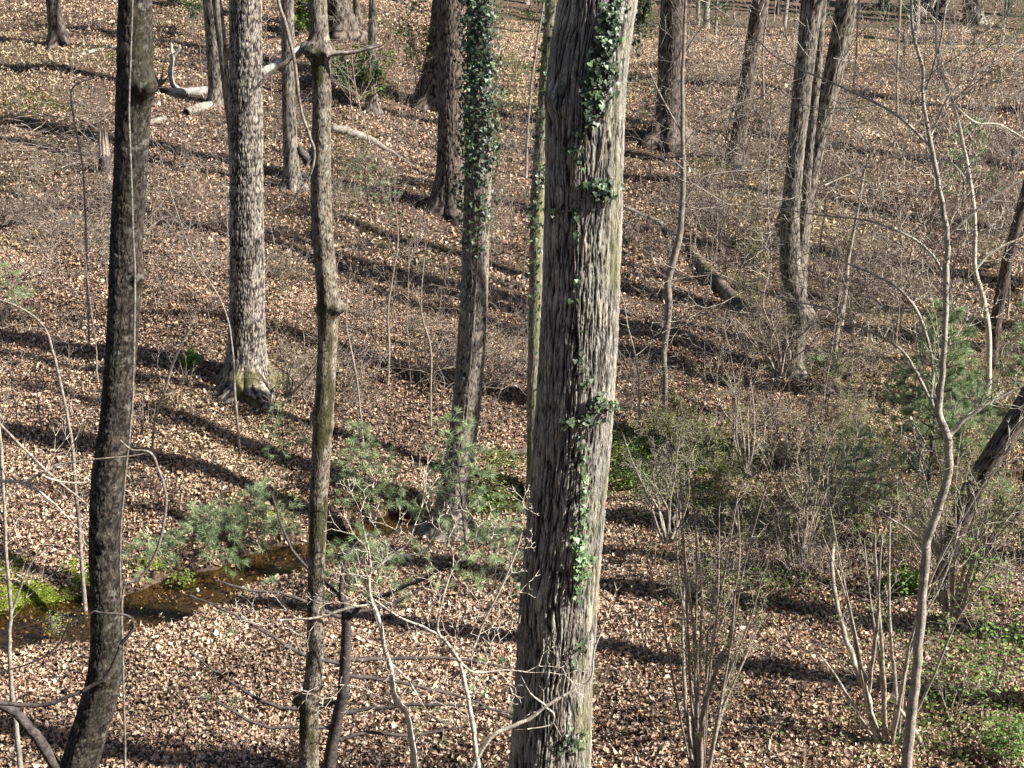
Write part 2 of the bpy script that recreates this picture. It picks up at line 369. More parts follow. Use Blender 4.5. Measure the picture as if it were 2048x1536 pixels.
# sticks and dead stalks lying among the leaves
def frame_xy(n, y0, y1, rr):
    y = np.array([rr.uniform(y0**2, y1**2)**.5 for _ in range(n)]); x = np.array([rr.uniform(-1, 1) for _ in range(n)])*(.38*y+1)
    return x, y
mb = MB(); xs_, ys_ = frame_xy(3600, 19, 78, R)
for x, y in zip(xs_, ys_):
    a = R.uniform(0, 6.28); L = R.uniform(.25, 1.3); n = 4; pts = []
    for k in range(n):
        a += R.gauss(0, .22); x += math.cos(a)*L/n; y += math.sin(a)*L/n; pts.append((x, y, 0))
    pts = np.array(pts); pts[:, 2] = H(pts[:, 0], pts[:, 1])+R.uniform(.03, .09)+np.linspace(0, R.uniform(0, .14), n)
    mb.tube(pts, np.linspace(1, .4, n)*R.uniform(.004, .012), 3)
o = mb.build('fallen_twigs', M_twg2); o['label'] = 'thin fallen twigs scattered through the dry leaves'; o['category'] = 'twigs'; kind(o, 'stuff')

# ---------------------------------------------------------------- big trunks
class Trunk: pass
def path_px(spec, D, base):
    """pixel rows (x, y, width) on the vertical plane at depth D -> centres and radii, from the ground up"""
    pts = []; rad = []
    for (u, v, wd) in sorted(spec, key=lambda q: -q[1]):
        p = at(u, v, D); dist = np.linalg.norm(p-np.array((0, 0, CZ)))
        depth = D*math.cos(PITCH)+(CZ-p[2])*math.sin(PITCH)
        pts.append(p); rad.append(wd/2/FPX*depth)
    pts = np.array(pts); rad = np.array(rad)
    zb = base
    if pts[0, 2] > zb+.05:
        sl = (pts[1, 0]-pts[0, 0])/(pts[1, 2]-pts[0, 2]) if len(pts) > 1 else 0; sl = np.clip(sl, -.12, .12)
        dz = pts[0, 2]-zb
        pts = np.vstack([[pts[0, 0]-sl*dz, D, zb], pts]); rad = np.concatenate([[rad[0]*1.35], rad])
    pts = np.vstack([pts[0]-(0, 0, .35), pts]); rad = np.concatenate([[rad[0]*1.06], rad])
    return pts, rad
def trunk_mesh(T, nth, dz_fine, zlo, zhi, bark, seed, mt, parent, knobs=(), moss=None, flare=0.0, top_z=None, rough=.05, plates=0, weave=0.0):
    """T.z T.c T.r tables; bark=(cells round, cell length, depth m, crack width)"""
    top = T.z[-1] if top_z is None else top_z
    a = np.arange(T.z[0], zlo, .3); b = np.arange(zlo, min(zhi, top), dz_fine); c = np.arange(min(zhi, top), top, .5)
    zz = np.concatenate([a, b, c, [top]])
    cx = np.interp(zz, T.z, T.c[:, 0]); cy = np.interp(zz, T.z, T.c[:, 1]); r = np.interp(zz, T.z, T.r)
    th = np.arange(nth)/nth*2*np.pi; TH, Z = np.meshgrid(th, zz); Rr = np.repeat(r[:, None], nth, 1)
    low = fbm(np.cos(TH)*1.2+seed, np.sin(TH)*1.2, Z*.6, 3, seed)-.5
    nb, Lb, dep, crack = bark
    K = nb/6.28*.8; ct, st = np.cos(TH)*K, np.sin(TH)*K; zl = Z/Lb
    tw = (fbm(np.cos(TH)*2+seed, np.sin(TH)*2, zl*.35, 3, seed+5)-.5)*2.2+(fbm(np.cos(TH)*5, np.sin(TH)*5, zl*1.3, 2, seed+6)-.5)*weave; c2_, s2_ = ct-np.sin(TH)*tw, st+np.cos(TH)*tw
    n1 = fbm(c2_, s2_, zl, 2, seed); n2 = fbm(c2_*2.1+5, s2_*2.1, zl*2.0, 2, seed+31)
    e1 = np.clip(np.abs(n1-.5)/(.24*crack), 0, 1); e2 = np.clip(np.abs(n2-.5)/(.20*crack), 0, 1)
    e = e1**.8*(.4+.6*e2**.8); idd = fbm(c2_*.8, s2_*.8, zl*.9, 2, seed+50); idd = sstep(.3, .7, idd)
    if plates:
        F1, F2, id2 = worley(TH/6.28318*plates+tw*.5, Z/(Lb*.8), plates, seed); e = e*(.25+.75*np.clip((F2-F1)/.22, 0, 1)); idd = .5*idd+.5*id2
    fine = fbm(ct*3.5, st*3.5, zl*4.5, 3, seed+13)
    hgt = e*.85+(fine-.5)*.9+.15
    fl = 0
    if flare:
        zb = T.z[0]+.35; f = np.exp(-np.clip(Z-zb, 0, None)/(flare*1.0)); roots = .35+.65*np.abs(np.cos(TH*2.5+seed)+.35*np.cos(TH*4+2*seed))
        fl = f*roots*Rr*1.05
    Rr = Rr*(1+rough*2*low)+dep*(hgt-.7)+fl
    X = cx[:, None]+Rr*np.cos(TH); Y = cy[:, None]+Rr*np.sin(TH); ZZ = Z.copy()
    P = np.stack([X, Y, ZZ], -1)
    for (kx, kz, kr, kd, ky) in knobs:                       # burls: push the surface out round a centre
        c0 = np.array((kx, ky, kz)); d = np.linalg.norm(P-c0, axis=-1); f = np.exp(-(d/(kr*1.1))**2)*kd*1.9
        ax = np.stack([cx[:, None]+0*TH, cy[:, None]+0*TH, Z], -1); o_ = P-ax; o_ /= np.linalg.norm(o_, axis=-1, keepdims=True)+1e-9
        P = P+o_*f[..., None]*(1+(fbm(P[..., 0]*14, P[..., 1]*14, P[..., 2]*14, 3, 5)-.5)[..., None]*.9)
    g = np.zeros_like(Z)
    if moss is not None: g = moss(TH, Z, P)
    colr = np.stack([np.clip(hgt-.1, 0, 1), np.clip(g, 0, 1), idd], -1).reshape(-1, 3)
    i = (np.arange(len(zz)-1)[:, None]*nth+np.arange(nth)[None]); j = (np.arange(len(zz)-1)[:, None]*nth+(np.arange(nth)[None]+1) % nth)
    F = np.stack([i, j, j+nth, i+nth], -1).reshape(-1, 4)
    V = P.reshape(-1, 3)-np.array(parent.location)
    cap = np.arange(nth)[None]+(len(zz)-1)*nth
    return link('trunk', mk_mesh('trunk', V, [F, cap], mt, colr), parent)
def crown(parent, p, d, Hh, rad, r, mt, n=9, lev=3, name='crown'):
    """leader continuing the trunk with bare limbs"""
    mb = MB(); pts, dd = wander(p, d, Hh, r, 10, .05, .05)
    mb.tube(pts, np.linspace(rad, .02, 10), 8)
    for k in range(n):
        f = .12+.85*(k+r.random()*.8)/n; f *= 9; j = min(int(f), 8); q = pts[j]+(pts[j+1]-pts[j])*(f-j)
        a = r.uniform(0, 6.28); e = r.uniform(.35, 1.1); L = Hh*.42*(1.1-f/12)*r.uniform(.7, 1.1)
        grow(mb, q, (math.cos(a), math.sin(a), e), L, rad*(1-f/11)*.42, lev, r, (3, 5), (30, 60), .48, .13, .04)
    return mb.build(name, mt, parent)

TREES = {}
def tree(key, label, spec, mt, D=None, nth=64, dz=.05, bark=(30, .22, .02, .35), knobs=(), moss=None, flare=.35, crown_h=10, rr=None, name='forest_tree', cat='tree', stub=None, group=None, crown_n=9, lev=3, rough=.05, plates=0, weave=0.8, lean_y=0.0, brm=None):
    rr = rr or random.Random(sum(ord(c) for c in key)); seed = rr.randint(1, 900)
    if D is None:
        u, v, wd = max(spec, key=lambda q: q[1]); g = ground(u, v); D = g[1]
    if key not in ('big', 'left', 'mossy', 'oak', 'ivy'): bark = (int(bark[0]*1.7), bark[1]*.8, bark[2]*.8, bark[3]*1.3)
    b0 = max(spec, key=lambda q: q[1]); p0 = at(b0[0], b0[1], D)
    zb = float(H(p0[0], D)); pts, rad = path_px(spec, D, zb)
    T = Trunk(); top = pts[-1]; sl = (pts[-1]-pts[-2])/max(pts[-1, 2]-pts[-2, 2], .1); sl = np.clip(sl, -.15, .15); sl[2] = 1
    ext = 9.0; pts = np.vstack([pts, top+sl*ext]); rad = np.append(rad, rad[-1]*.85)
    z = np.linspace(pts[0, 2], pts[-1, 2], 160)
    c = np.stack([np.interp(z, pts[:, 2], pts[:, 0]), np.interp(z, pts[:, 2], pts[:, 1])], -1); r_ = np.interp(z, pts[:, 2], rad)
    kk = np.exp(-np.linspace(-2, 2, 9)**2); kk /= kk.sum()
    for a in (c[:, 0], c[:, 1], r_): a[:] = np.convolve(np.pad(a, 4, mode='edge'), kk, 'valid')
    c[:, 1] += lean_y*(z-z[0])
    T.z, T.c, T.r, T.D = z, c, r_, D
    root = thing(name, label, cat, (c[8, 0], c[8, 1], zb), group)
    zvis = CZ+ray(0, 0)[2]/ray(0, 0)[1]*D+.5
    kn = [(at(u, v, D)[0], at(u, v, D)[2], kr, kd, D+dy) for (u, v, kr, kd, dy) in knobs]
    trunk_mesh(T, nth, dz, zb-.3, zvis, bark, seed, mt, root, kn, moss, flare, rough=rough, plates=plates, weave=weave)
    crown(root, np.array((c[-1, 0], c[-1, 1], z[-1]-.1)), (sl[0], 0, 1), crown_h, r_[-1], rr, brm or M_br, crown_n, lev)
    T.root = root; TREES[key] = T
    return T
def px_tube(mb, spec, D, sides=6, yslope=0.0, sub=4, jit=0.0, r=None):
    """a smooth tapering stem through pixel points; depth may drift"""
    P = []; Rr = []
    for k, q in enumerate(spec):
        Dk = q[3] if len(q) > 3 else D+yslope*k
        p = at(q[0], q[1], Dk); P.append(p); Rr.append(q[2]/2/FPX*(Dk*math.cos(PITCH)+(CZ-p[2])*math.sin(PITCH)))
    P = np.array(P); Rr = np.array(Rr); t = np.arange(len(P)); n = (len(P)-1)*sub+1; tt = np.linspace(0, len(P)-1, n)
    Q = []
    for x in tt:                                            # catmull-rom
        i = min(int(x), len(P)-2); f = x-i; p0, p1, p2, p3 = P[max(i-1, 0)], P[i], P[i+1], P[min(i+2, len(P)-1)]
        Q.append(.5*((2*p1)+(-p0+p2)*f+(2*p0-5*p1+4*p2-p3)*f*f+(-p0+3*p1-3*p2+p3)*f**3))
    Q = np.array(Q); rr = np.interp(tt, t, Rr)
    rr = rr*(1+rng.normal(0, .05 if rr.max() < .06 else .015, n)); Q[1:-1] += rng.normal(0, 1, (n-2, 3))*np.minimum(.16*rr[1:-1], .006)[:, None]
    if jit: Q[1:-1] += rng.normal(0, jit, (n-2, 3))
    mb.tube(Q, rr, sides); return Q, rr

def m_side(cx, amt, lo=.45, hi=.6, s=3):
    return lambda TH, Z, P: amt*sstep(lo, hi, fbm(P[..., 0]*4, P[..., 1]*4, P[..., 2]*1.1, 4, s)+.12*np.cos(TH-cx))

# the three close trees
big = tree('big', 'massive pale furrowed trunk with ivy strips, widest tree, right of centre', [(1200, -60, 156), (1197, 0, 155), (1176, 120, 157), (1171, 200, 156), (1167, 400, 152), (1161, 600, 152), (1150, 800, 151), (1135, 1000, 153), (1117, 1200, 155), (1106, 1400, 149), (1101, 1536, 148), (1096, 1800, 165)],
     M_big, D=14.0, nth=400, dz=.014, bark=(110, .42, .03, .52), weave=1.9, flare=.8, crown_h=13, knobs=[(1100, 195, .13, .045, -.25)],
     moss=lambda TH, Z, P: .8*sstep(.45, .7, fbm(P[..., 0]*6, P[..., 1]*6, P[..., 2]*1.5, 4, 3))*sstep(.2, .9, np.cos(TH)), rough=.035)
left = tree('left', 'dark knotted grey trunk bending left at the foot, leftmost of the close trees', [(270, -60, 64), (269, 0, 66), (270, 170, 74), (263, 260, 66), (262, 350, 66), (253, 450, 62), (252, 560, 66), (243, 700, 62), (231, 850, 62), (216, 950, 68), (209, 1100, 63), (214, 1250, 64), (214, 1330, 66), (198, 1400, 72), (176, 1470, 72), (158, 1536, 72), (140, 1590, 80)],
     M_left, D=12.6, nth=150, dz=.018, bark=(34, .05, .010, .7), flare=.3, crown_h=9, rough=.07,
     knobs=[(298, 172, .10, .055, -.12), (288, 552, .07, .06, -.1), (218, 1335, .12, .03, -.15), (215, 1070, .08, .02, -.15)],
     moss=lambda TH, Z, P: .5*sstep(.5, .62, fbm(P[..., 0]*5, P[..., 1]*5, P[..., 2]*2, 4, 8)))
mossy = tree('mossy', 'slender mossy trunk with knobby burls, between the plated oak and the ivy-clad tree', [(634, -60, 36), (633, 0, 36), (640, 95, 40), (644, 200, 36), (641, 330, 40), (643, 450, 42), (657, 600, 42), (655, 700, 38), (645, 850, 40), (637, 1000, 35), (632, 1200, 34), (630, 1350, 36), (618, 1400, 40), (617, 1536, 37), (616, 1640, 42)],
     M_moss, D=13.2, nth=110, dz=.018, bark=(40, .035, .005, .5), flare=.25, crown_h=8, rough=.08,
     knobs=[(628, 98, .07, .06, -.03), (655, 100, .06, .035, -.05), (676, 612, .06, .06, -.04), (630, 618, .035, .03, -.03), (632, 470, .04, .03, 0), (614, 312, .05, .05, 0), (600, 1402, .06, .045, 0), (655, 850, .05, .025, 0), (655, 480, .05, .015, -.05), (628, 830, .05, .02, -.03)],
     moss=lambda TH, Z, P: .9*sstep(.56, .68, fbm(P[..., 0]*9, P[..., 1]*9, P[..., 2]*2.2, 4, 18)+.13*np.cos(TH-4.3)-.12*sstep(5.6, 4.2, Z)-.1*sstep(9.5, 10.5, Z)))
mb = MB()
Q, rr_ = px_tube(mb, [(150, 1560, 34), (112, 1530, 24), (70, 1470, 22), (30, 1425, 20), (-10, 1400, 18), (-70, 1340, 14), (-120, 1230, 8)], 12.5, 8)
mb.build('side_limb', M_dkb, left.root)
def limb(spec, D, T, m):
    mb = MB(); px_tube(mb, spec, D, 7); mb.build('side_limb', m, T.root)
limb([(628, 95, 22), (612, 88, 14), (598, 108, 12), (575, 122, 11), (540, 148, 9), (500, 190, 4)], 13.15, mossy, M_br)
limb([(655, 108, 14), (680, 106, 9), (712, 104, 8), (742, 96, 6), (765, 90, 3)], 13.1, mossy, M_br)
limb([(618, 325, 22), (607, 312, 18), (598, 294, 12)], 13.1, mossy, M_dkb)

# trees standing on the slope, from the front to the back
tree('oak', 'straight oak with pale blocky bark plates, yellow moss at its foot', [(491, -40, 64), (491, 0, 64), (492, 300, 66), (494, 600, 68), (493, 690, 74), (492, 765, 84)], M_oak, nth=190, dz=.035, bark=(62, .22, .026, .6), plates=46, flare=.26, crown_h=10,
     moss=lambda TH, Z, P: sstep(.9, .3, Z-P[..., 2].min()-.2)*sstep(.35, .6, fbm(P[..., 0]*3, P[..., 1]*3, P[..., 2]*3, 3, 4)))
ivy_t = tree('ivy', 'crooked brown trunk densely wrapped in ivy on its upper half', [(961, -40, 50), (960, 0, 50), (958, 300, 54), (952, 480, 53), (948, 600, 54), (942, 700, 56), (934, 800, 57), (922, 900, 57), (905, 1000, 61), (899, 1068, 72)], M_grey, nth=150, dz=.035, bark=(34, .13, .022, .4), flare=.3, crown_h=11)
thin_t = tree('thin', 'slim pale ivy-dotted trunk close to the left of the massive trunk', [(1106, -40, 22), (1103, 0, 23), (1088, 200, 25), (1074, 400, 27), (1071, 600, 27), (1066, 800, 24), (1065, 1005, 24)], M_pale, nth=70, dz=.06, bark=(20, .2, .014, .4), flare=.2, crown_h=9, moss=m_side(0, .6))
tree('brown', 'thick dark brown trunk with a flared foot, just left of the ivy-clad tree', [(903, -40, 58), (902, 0, 58), (901, 200, 48), (902, 350, 55), (900, 422, 66)], M_dark, nth=150, dz=.06, bark=(30, .3, .04, .4), flare=.6, crown_h=10)
tree('flared', 'dark trunk leaning behind the thick brown one, grey flared roots', [(888, -40, 42), (885, 0, 40), (868, 130, 36), (856, 215, 46)], M_dark, nth=90, dz=.09, bark=(26, .3, .03, .4), flare=.8, crown_h=8)
tree('postleft', 'grey trunk leaning left, immediately left of the plated oak', [(424, -40, 36), (424, 0, 36), (437, 200, 35), (440, 212, 40)], M_grey, nth=90, dz=.07, bark=(24, .25, .02, .4), flare=.25, crown_h=10)
tree('strip', 'thin bent stem pressed between the leaning grey trunk and the plated oak', [(430, -40, 18), (433, 0, 20), (445, 100, 19), (452, 180, 15), (460, 260, 9), (463, 355, 7)], M_grey, nth=40, dz=.1, bark=(12, .3, .012, .4), flare=.05, crown_h=6, crown_n=6)
tree('slim', 'slim straight grey trunk between the plated oak and the mossy trunk', [(574, -40, 25), (575, 0, 26), (577, 200, 26), (583, 340, 31), (585, 376, 36)], M_grey, nth=80, dz=.08, bark=(22, .25, .016, .4), flare=.25, crown_h=9)
tree('farleft', 'short-looking dark trunk in the top left corner of the slope', [(104, -40, 28), (105, 0, 28), (114, 60, 32), (118, 90, 36)], M_dark, nth=70, dz=.1, bark=(22, .25, .02, .4), flare=.3, crown_h=10)
tree('wide690', 'broad dark trunk with spreading roots at the top edge, above the white pine shrubs', [(672, -40, 38), (676, 0, 40), (684, 45, 44), (686, 68, 50)], M_dark, nth=70, dz=.1, bark=(22, .3, .02, .4), flare=.7, crown_h=9)
tree('reddish', 'slender reddish trunk beside the broad dark trunk at the top edge', [(712, -40, 12), (712, 0, 13), (716, 45, 15)], M_dark, nth=40, dz=.12, bark=(16, .3, .01, .4), flare=.2, crown_h=6)
tree('post745', 'narrow grey trunk with a wider foot among the evergreen shrubs', [(745, -40, 14), (745, 0, 15), (745, 120, 20), (745, 228, 26)], M_grey, nth=60, dz=.1, bark=(20, .25, .014, .4), flare=.25, crown_h=7)
tree('t1345', 'wide grey trunk in shade, right of the massive trunk at the top', [(1348, -40, 46), (1347, 0, 50), (1342, 130, 54), (1339, 240, 58), (1337, 280, 64)], M_dark, nth=120, dz=.09, bark=(30, .3, .03, .4), flare=.5, crown_h=9)
tree('t1500', 'grey trunk leaning right, fourth big trunk from the right edge', [(1532, -40, 34), (1521, 0, 32), (1500, 120, 30), (1483, 230, 28), (1472, 318, 32)], M_dark, nth=80, dz=.09, bark=(24, .3, .02, .4), flare=.3, crown_h=8)
hick = tree('hick', 'tall leaning grey trunk with a bulge and crooked foot, forked, on the right', [(1633, -40, 38), (1627, 0, 38), (1607, 150, 38), (1592, 300, 34), (1580, 430, 36), (1580, 530, 42), (1592, 590, 42), (1600, 640, 46), (1586, 700, 42), (1580, 742, 46)], M_grey, nth=110, dz=.05, bark=(24, .3, .02, .4), flare=.2, crown_h=10, knobs=[(1612, 632, .22, .12, 0)])
Dh = TREES['hick'].D
def extra_stem(T0, name, spec, dy, nth, hh):
    spec = [(u, v, wd) for u, v, wd in spec]; D = T0.D+dy; pts = []; rad = []
    for (u, v, wd) in spec: p = at(u, v, D); pts.append(p); rad.append(wd/2/FPX*(D*math.cos(PITCH)+(CZ-p[2])*math.sin(PITCH)))
    pts = np.array(pts); rad = np.array(rad); T = Trunk(); T.z = np.linspace(pts[0, 2], pts[-1, 2], 120); k = np.ones(9)/9
    T.c = np.stack([np.convolve(np.pad(np.interp(T.z, pts[:, 2], pts[:, 0]), 4, mode='edge'), k, 'valid'), D-dy*np.exp(-(T.z-T.z[0])/.8)], -1); T.r = np.convolve(np.pad(np.interp(T.z, pts[:, 2], rad), 4, mode='edge'), k, 'valid')
    o = trunk_mesh(T, nth, .05, T.z[0], T.z[-1], (34, .26, .02, .55), nth, M_stem, T0.root); o.name = name; o.data.name = name
    crown(T0.root, (T.c[-1, 0], T.c[-1, 1], T.z[-1]-.05), (.1, 0, 1), hh, T.r[-1], random.Random(nth), M_br, 6, 2)
extra_stem(hick, 'second_stem', [(1592, 600, 26), (1600, 500, 34), (1606, 430, 32), (1626, 320, 34), (1646, 230, 36), (1669, 140, 40), (1690, 30, 42), (1702, -60, 42), (1725, -300, 34), (1740, -480, 28)], .5, 90, 7)
extra_stem(hick, 'third_stem', [(1598, 520, 14), (1610, 400, 18), (1620, 280, 19), (1634, 150, 18), (1646, -20, 16), (1652, -200, 13)], .35, 50, 6)
tree('t1550', 'short dark flared trunk foot hidden behind the forked grey trunk', [(1600, 120, 14), (1590, 250, 16), (1576, 400, 20), (1558, 470, 26), (1550, 496, 36)], M_dark, nth=70, dz=.09, bark=(22, .35, .025, .4), flare=.4, crown_h=5)
tree('leanright', 'brown trunk leaning steeply right out of the picture at lower right', [(2110, 700, 46), (2048, 815, 46), (1990, 905, 46), (1940, 985, 44), (1905, 1080, 40), (1880, 1200, 44)], M_dark, nth=90, dz=.05, bark=(22, .2, .016, .4), flare=.1, crown_h=4, crown_n=3, lev=2)
tree('edge', 'slim dark trunk rising along the right edge through pine needles', [(2075, 300, 22), (2048, 400, 22), (2015, 520, 22), (1992, 640, 22), (1980, 760, 24)], M_dark, nth=60, dz=.08, bark=(20, .2, .012, .4), flare=.1, crown_h=8)
# on and beyond the crest
for i, (u, v, wd, lab) in enumerate([(1936, 52, 20, 'dark trunk on the crest with a paler one touching it, top right'), (1954, 45, 26, 'pale trunk on the crest, right one of the touching pair'), (1890, 26, 34, 'broadest black trunk on the crest, top right'), (1840, 22, 24, 'grey trunk on the crest left of the broadest black one'),
        (1770, 14, 20, 'short grey trunk end on the crest, leftmost of the crest row'), (2018, 30, 16, 'thin trunk among green foliage on the crest near the right edge'), (1555, 28, 9, 'thin dark stem standing on the slope top, right of the leaning grey trunk'), (1300, 12, 14, 'thin trunk at the top edge right behind the massive trunk'), (790, 8, 20, 'short trunk end at the top edge above the yellow-green holly'), (352, 6, 14, 'thin trunk end at the top edge, upper left')]):
    tree('far%d' % i, lab, [(u+R.uniform(-3, 3), v-140, wd*.85), (u, v, wd)], (M_dark, M_grey)[i in (1, 3)], nth=36, dz=.3, bark=(14, .4, .02, .5), flare=.25, crown_h=9, crown_n=7, lev=2, group='tree trunks along the top of the slope')
# distant woods behind the crest, seen only as a dense mass of trunks and green
fw = thing  # noqa
mb = MB(); rf = random.Random(5)
for k in range(120):
    x = rf.uniform(-40, 75); y = rf.uniform(100, 150); p = onground(x, y); L = rf.uniform(12, 20)
    mb.tube([p-(0, 0, .3), p+(rf.uniform(-.5, .5), 0, L*.5), p+(rf.uniform(-1, 1), 0, L)], [rf.uniform(.12, .3), .12, .04], 6)
    for j in range(14):
        q = p+np.array((0, 0, L*rf.uniform(.1, .95))); a = rf.uniform(0, 6.28); mb.tube([q, q+np.array((math.cos(a), math.sin(a), .5))*rf.uniform(1, 3.5)], [.05, .01], 3)
o = mb.build('distant_woods', M_br); o['label'] = 'bare distant woods beyond the crest of the slope'; o['category'] = 'woods'; kind(o, 'stuff')

# shadow casting neighbours to the right and behind the viewer's right, their shade lies across the slope
def offtree(x, y, rad, lab, hh=9):
    p = onground(x, y); rr = random.Random(int(x*10+y)); root = thing('forest_tree', lab, 'tree', p, 'trees standing just outside the picture whose shade falls in it')
    T = Trunk(); hh = 19; T.z = np.linspace(p[2]-.3, p[2]+hh, 40); T.c = np.stack([p[0]+(T.z-p[2])*rr.uniform(-.05, .03), p[1]+0*T.z], -1); T.r = np.linspace(rad*1.1, rad*.75, 40)
    trunk_mesh(T, 48, .3, p[2], p[2]+hh, (24, .3, .02, .4), rr.randint(1, 99), M_grey, root, flare=.4)
    crown(root, (T.c[-1, 0], T.c[-1, 1], T.z[-1]-.1), (0, 0, 1), 10, rad*.75, rr, M_br, 6, 2)
for a in [(15.5, 26.3, .46), (19.0, 21.6, .4), (16.5, 31.5, .5), (13.0, 20.6, .3), (20.5, 34.5, .4), (18.6, 39, .42), (23, 43, .4), (22.5, 48, .36), (26, 53, .4), (27, 60, .4), (30, 38, .4), (9.8, 16.0, .3)]:
    offtree(*a, 'bare tree just beyond the right edge throwing a long shadow across the slope')

# ---------------------------------------------------------------- ivy climbing the trunks
def surf(T, u, v, out=.02):
    r = ray(u, v); z = CZ+r[2]/r[1]*T.D; cx = np.interp(z, T.z, T.c[:, 0]); cy = np.interp(z, T.z, T.c[:, 1]); rr = np.interp(z, T.z, T.r)
    X = r[0]/r[1]*T.D; sn = float(np.clip((X-cx)/rr, -1.12, 1.12)); cs = math.sqrt(max(0, 1-sn*sn)); n = np.array((sn, -cs, 0)); n /= np.linalg.norm(n)
    return np.array((cx+n[0]*rr, cy+n[1]*rr, z))+n*out*max(1, abs(sn)), n
def ivy(T, blobs, size, label, n_per, group=None, out=(.01, .12), pal=((.035, .052, .024), (.05, .078, .03), (.10, .145, .07), (.022, .036, .018)), stems=()):
    r = random.Random(int(size*1000)+len(blobs)); pos = []; nor = []
    for (u, v, su, sv, k) in blobs:
        for _ in range(int(k*n_per)):
            p, n = surf(T, u+r.gauss(0, su*.55), v+r.gauss(0, sv*.55), r.uniform(*out)); pos.append(p); nor.append(n)
    pos = np.array(pos); nor = np.array(nor); n = len(pos)
    root = thing('ivy_vine', label, 'ivy', (pos[:, 0].mean(), pos[:, 1].mean(), pos[:, 2].min()), group)
    nd = nor+rng.normal(0, .45, (n, 3))+np.array((.25, -.1, .35)); nd /= np.linalg.norm(nd, axis=1, keepdims=True)
    dn = np.cross(nd, np.cross(np.array((0, 0, -1.))+rng.normal(0, .35, (n, 3)), nd)); dn /= np.linalg.norm(dn, axis=1, keepdims=True); sd = np.cross(nd, dn)
    # five-pointed heart outline
    sh = np.array([(0, -.05, 0), (-.22, .12, 0), (-.5, .02, .06), (-.36, -.28, .03), (-.2, -.5, -.02), (0, -.78, -.07), (.2, -.5, -.02), (.36, -.28, .03), (.5, .02, .06), (.22, .12, 0)]); tri = np.array([(0, i, i+1) for i in range(1, 9)])
    sz = size*rng.uniform(.55, 1.25, n); k = len(sh)
    V = pos[:, None]+sz[:, None, None]*(sh[None, :, 0, None]*sd[:, None]-sh[None, :, 1, None]*dn[:, None]+sh[None, :, 2, None]*nd[:, None]*1.5)
    F = (np.arange(n)[:, None, None]*k+tri[None]).reshape(-1, 3); pl = np.array(pal); c = pl[rng.integers(0, len(pl), n)]*rng.uniform(.7, 1.3, (n, 1))
    link('leaves', mk_mesh('leaves', V.reshape(-1, 3)-np.array(root.location), [F], M_ivy, np.repeat(c, k, 0), smooth=False), root)
    mb = MB()
    for st in stems:
        for q in range(3):
            P = [surf(T, u+r.gauss(0, 3), v, .012)[0] for u, v in st]; tt = np.linspace(0, len(P)-1, (len(P)-1)*6+1)
            P = np.array(P); Q = np.stack([np.interp(tt, range(len(P)), P[:, i]) for i in range(3)], -1)+rng.normal(0, .006, (len(tt), 3)); mb.tube(Q, np.full(len(Q), .005), 4)
    if stems: mb.build('stem', M_twg2, root)
    return root
ivy(big, [(1215, 20, 22, 30, 1.3), (1205, 70, 22, 26, 1.6), (1200, 120, 26, 30, 2.1), (1185, 165, 26, 22, 1.4), (1190, 190, 22, 30, .9), (1175, 225, 14, 22, .6), (1160, 255, 8, 14, .25)], .066, 'long ivy strip with bright leaves, topmost strip on the massive trunk', 66, 'ivy on the massive trunk',
    stems=[[(1225, -20), (1200, 100), (1180, 200), (1150, 300), (1146, 420)], [(1215, 150), (1196, 300), (1160, 460), (1152, 620)]])
ivy(big, [(1198, 365, 20, 18, 1.0), (1185, 355, 26, 10, .7), (1145, 290, 6, 8, .15), (1150, 405, 8, 6, .15), (1118, 408, 8, 4, .15)], .066, 'ivy cluster in the middle of the massive trunk, below the long top strip', 66, 'ivy on the massive trunk', out=(.02, .16), stems=[[(1200, 350), (1170, 375), (1145, 405), (1110, 418), (1096, 430)]])
ivy(big, [(1195, 785, 20, 14, .9), (1165, 808, 24, 8, .8), (1140, 808, 6, 6, .2), (1188, 765, 10, 8, .25)], .066, 'small ivy cluster low on the massive trunk casting a dark slanting shadow', 50, 'ivy on the massive trunk', out=(.03, .17), stems=[[(1200, 790), (1170, 808), (1150, 830), (1140, 870)]])
ivy(big, [(1162, 930, 5, 45, 1.0), (1160, 1000, 5, 40, .8), (1152, 1060, 12, 35, 1.6), (1155, 1100, 13, 30, 1.6), (1150, 1145, 6, 22, .4)], .06, 'narrow pale ivy strip low on the massive trunk', 42, 'ivy on the massive trunk', pal=((.13, .2, .09), (.2, .28, .14), (.08, .14, .05)), stems=[[(1164, 880), (1160, 1000), (1152, 1100), (1145, 1200), (1118, 1400), (1112, 1530)]])
ivy(big, [(1155, 1255, 12, 18, .5), (1140, 1290, 8, 12, .3), (1128, 1440, 20, 22, .9), (1150, 1440, 14, 20, .5)], .05, 'sparse small ivy leaves at the bottom of the massive trunk', 40, 'ivy on the massive trunk')
ivy(big, [(1158, 300, 7, 30, .3), (1150, 440, 6, 50, .3), (1150, 560, 7, 50, .25), (1158, 680, 8, 50, .3), (1168, 740, 8, 20, .3), (1158, 860, 8, 30, .5)], .055, 'few scattered small ivy leaves between the clusters of the massive trunk', 34, 'ivy on the massive trunk', stems=[[(1152, 300), (1148, 420), (1150, 560), (1156, 700), (1160, 860)]])
ivy(big, [(1283, 25, 9, 30, .9), (1268, 90, 6, 26, .35), (1262, 150, 4, 20, .2)], .075, 'ivy hanging off the right edge of the massive trunk at the top', 42, 'ivy on the massive trunk', out=(.02, .1))
bl = []
for v in range(-30, 500, 14):
    k = 1.0 if v < 330 else (.55 if v < 420 else .3); c = 962 if v < 330 else 950
    bl += [(c, v, 30, 14, k*1.1), (c+16, v, 14, 14, k*.9 if v < 300 else .25), (c-20, v, 10, 14, .8*k)]
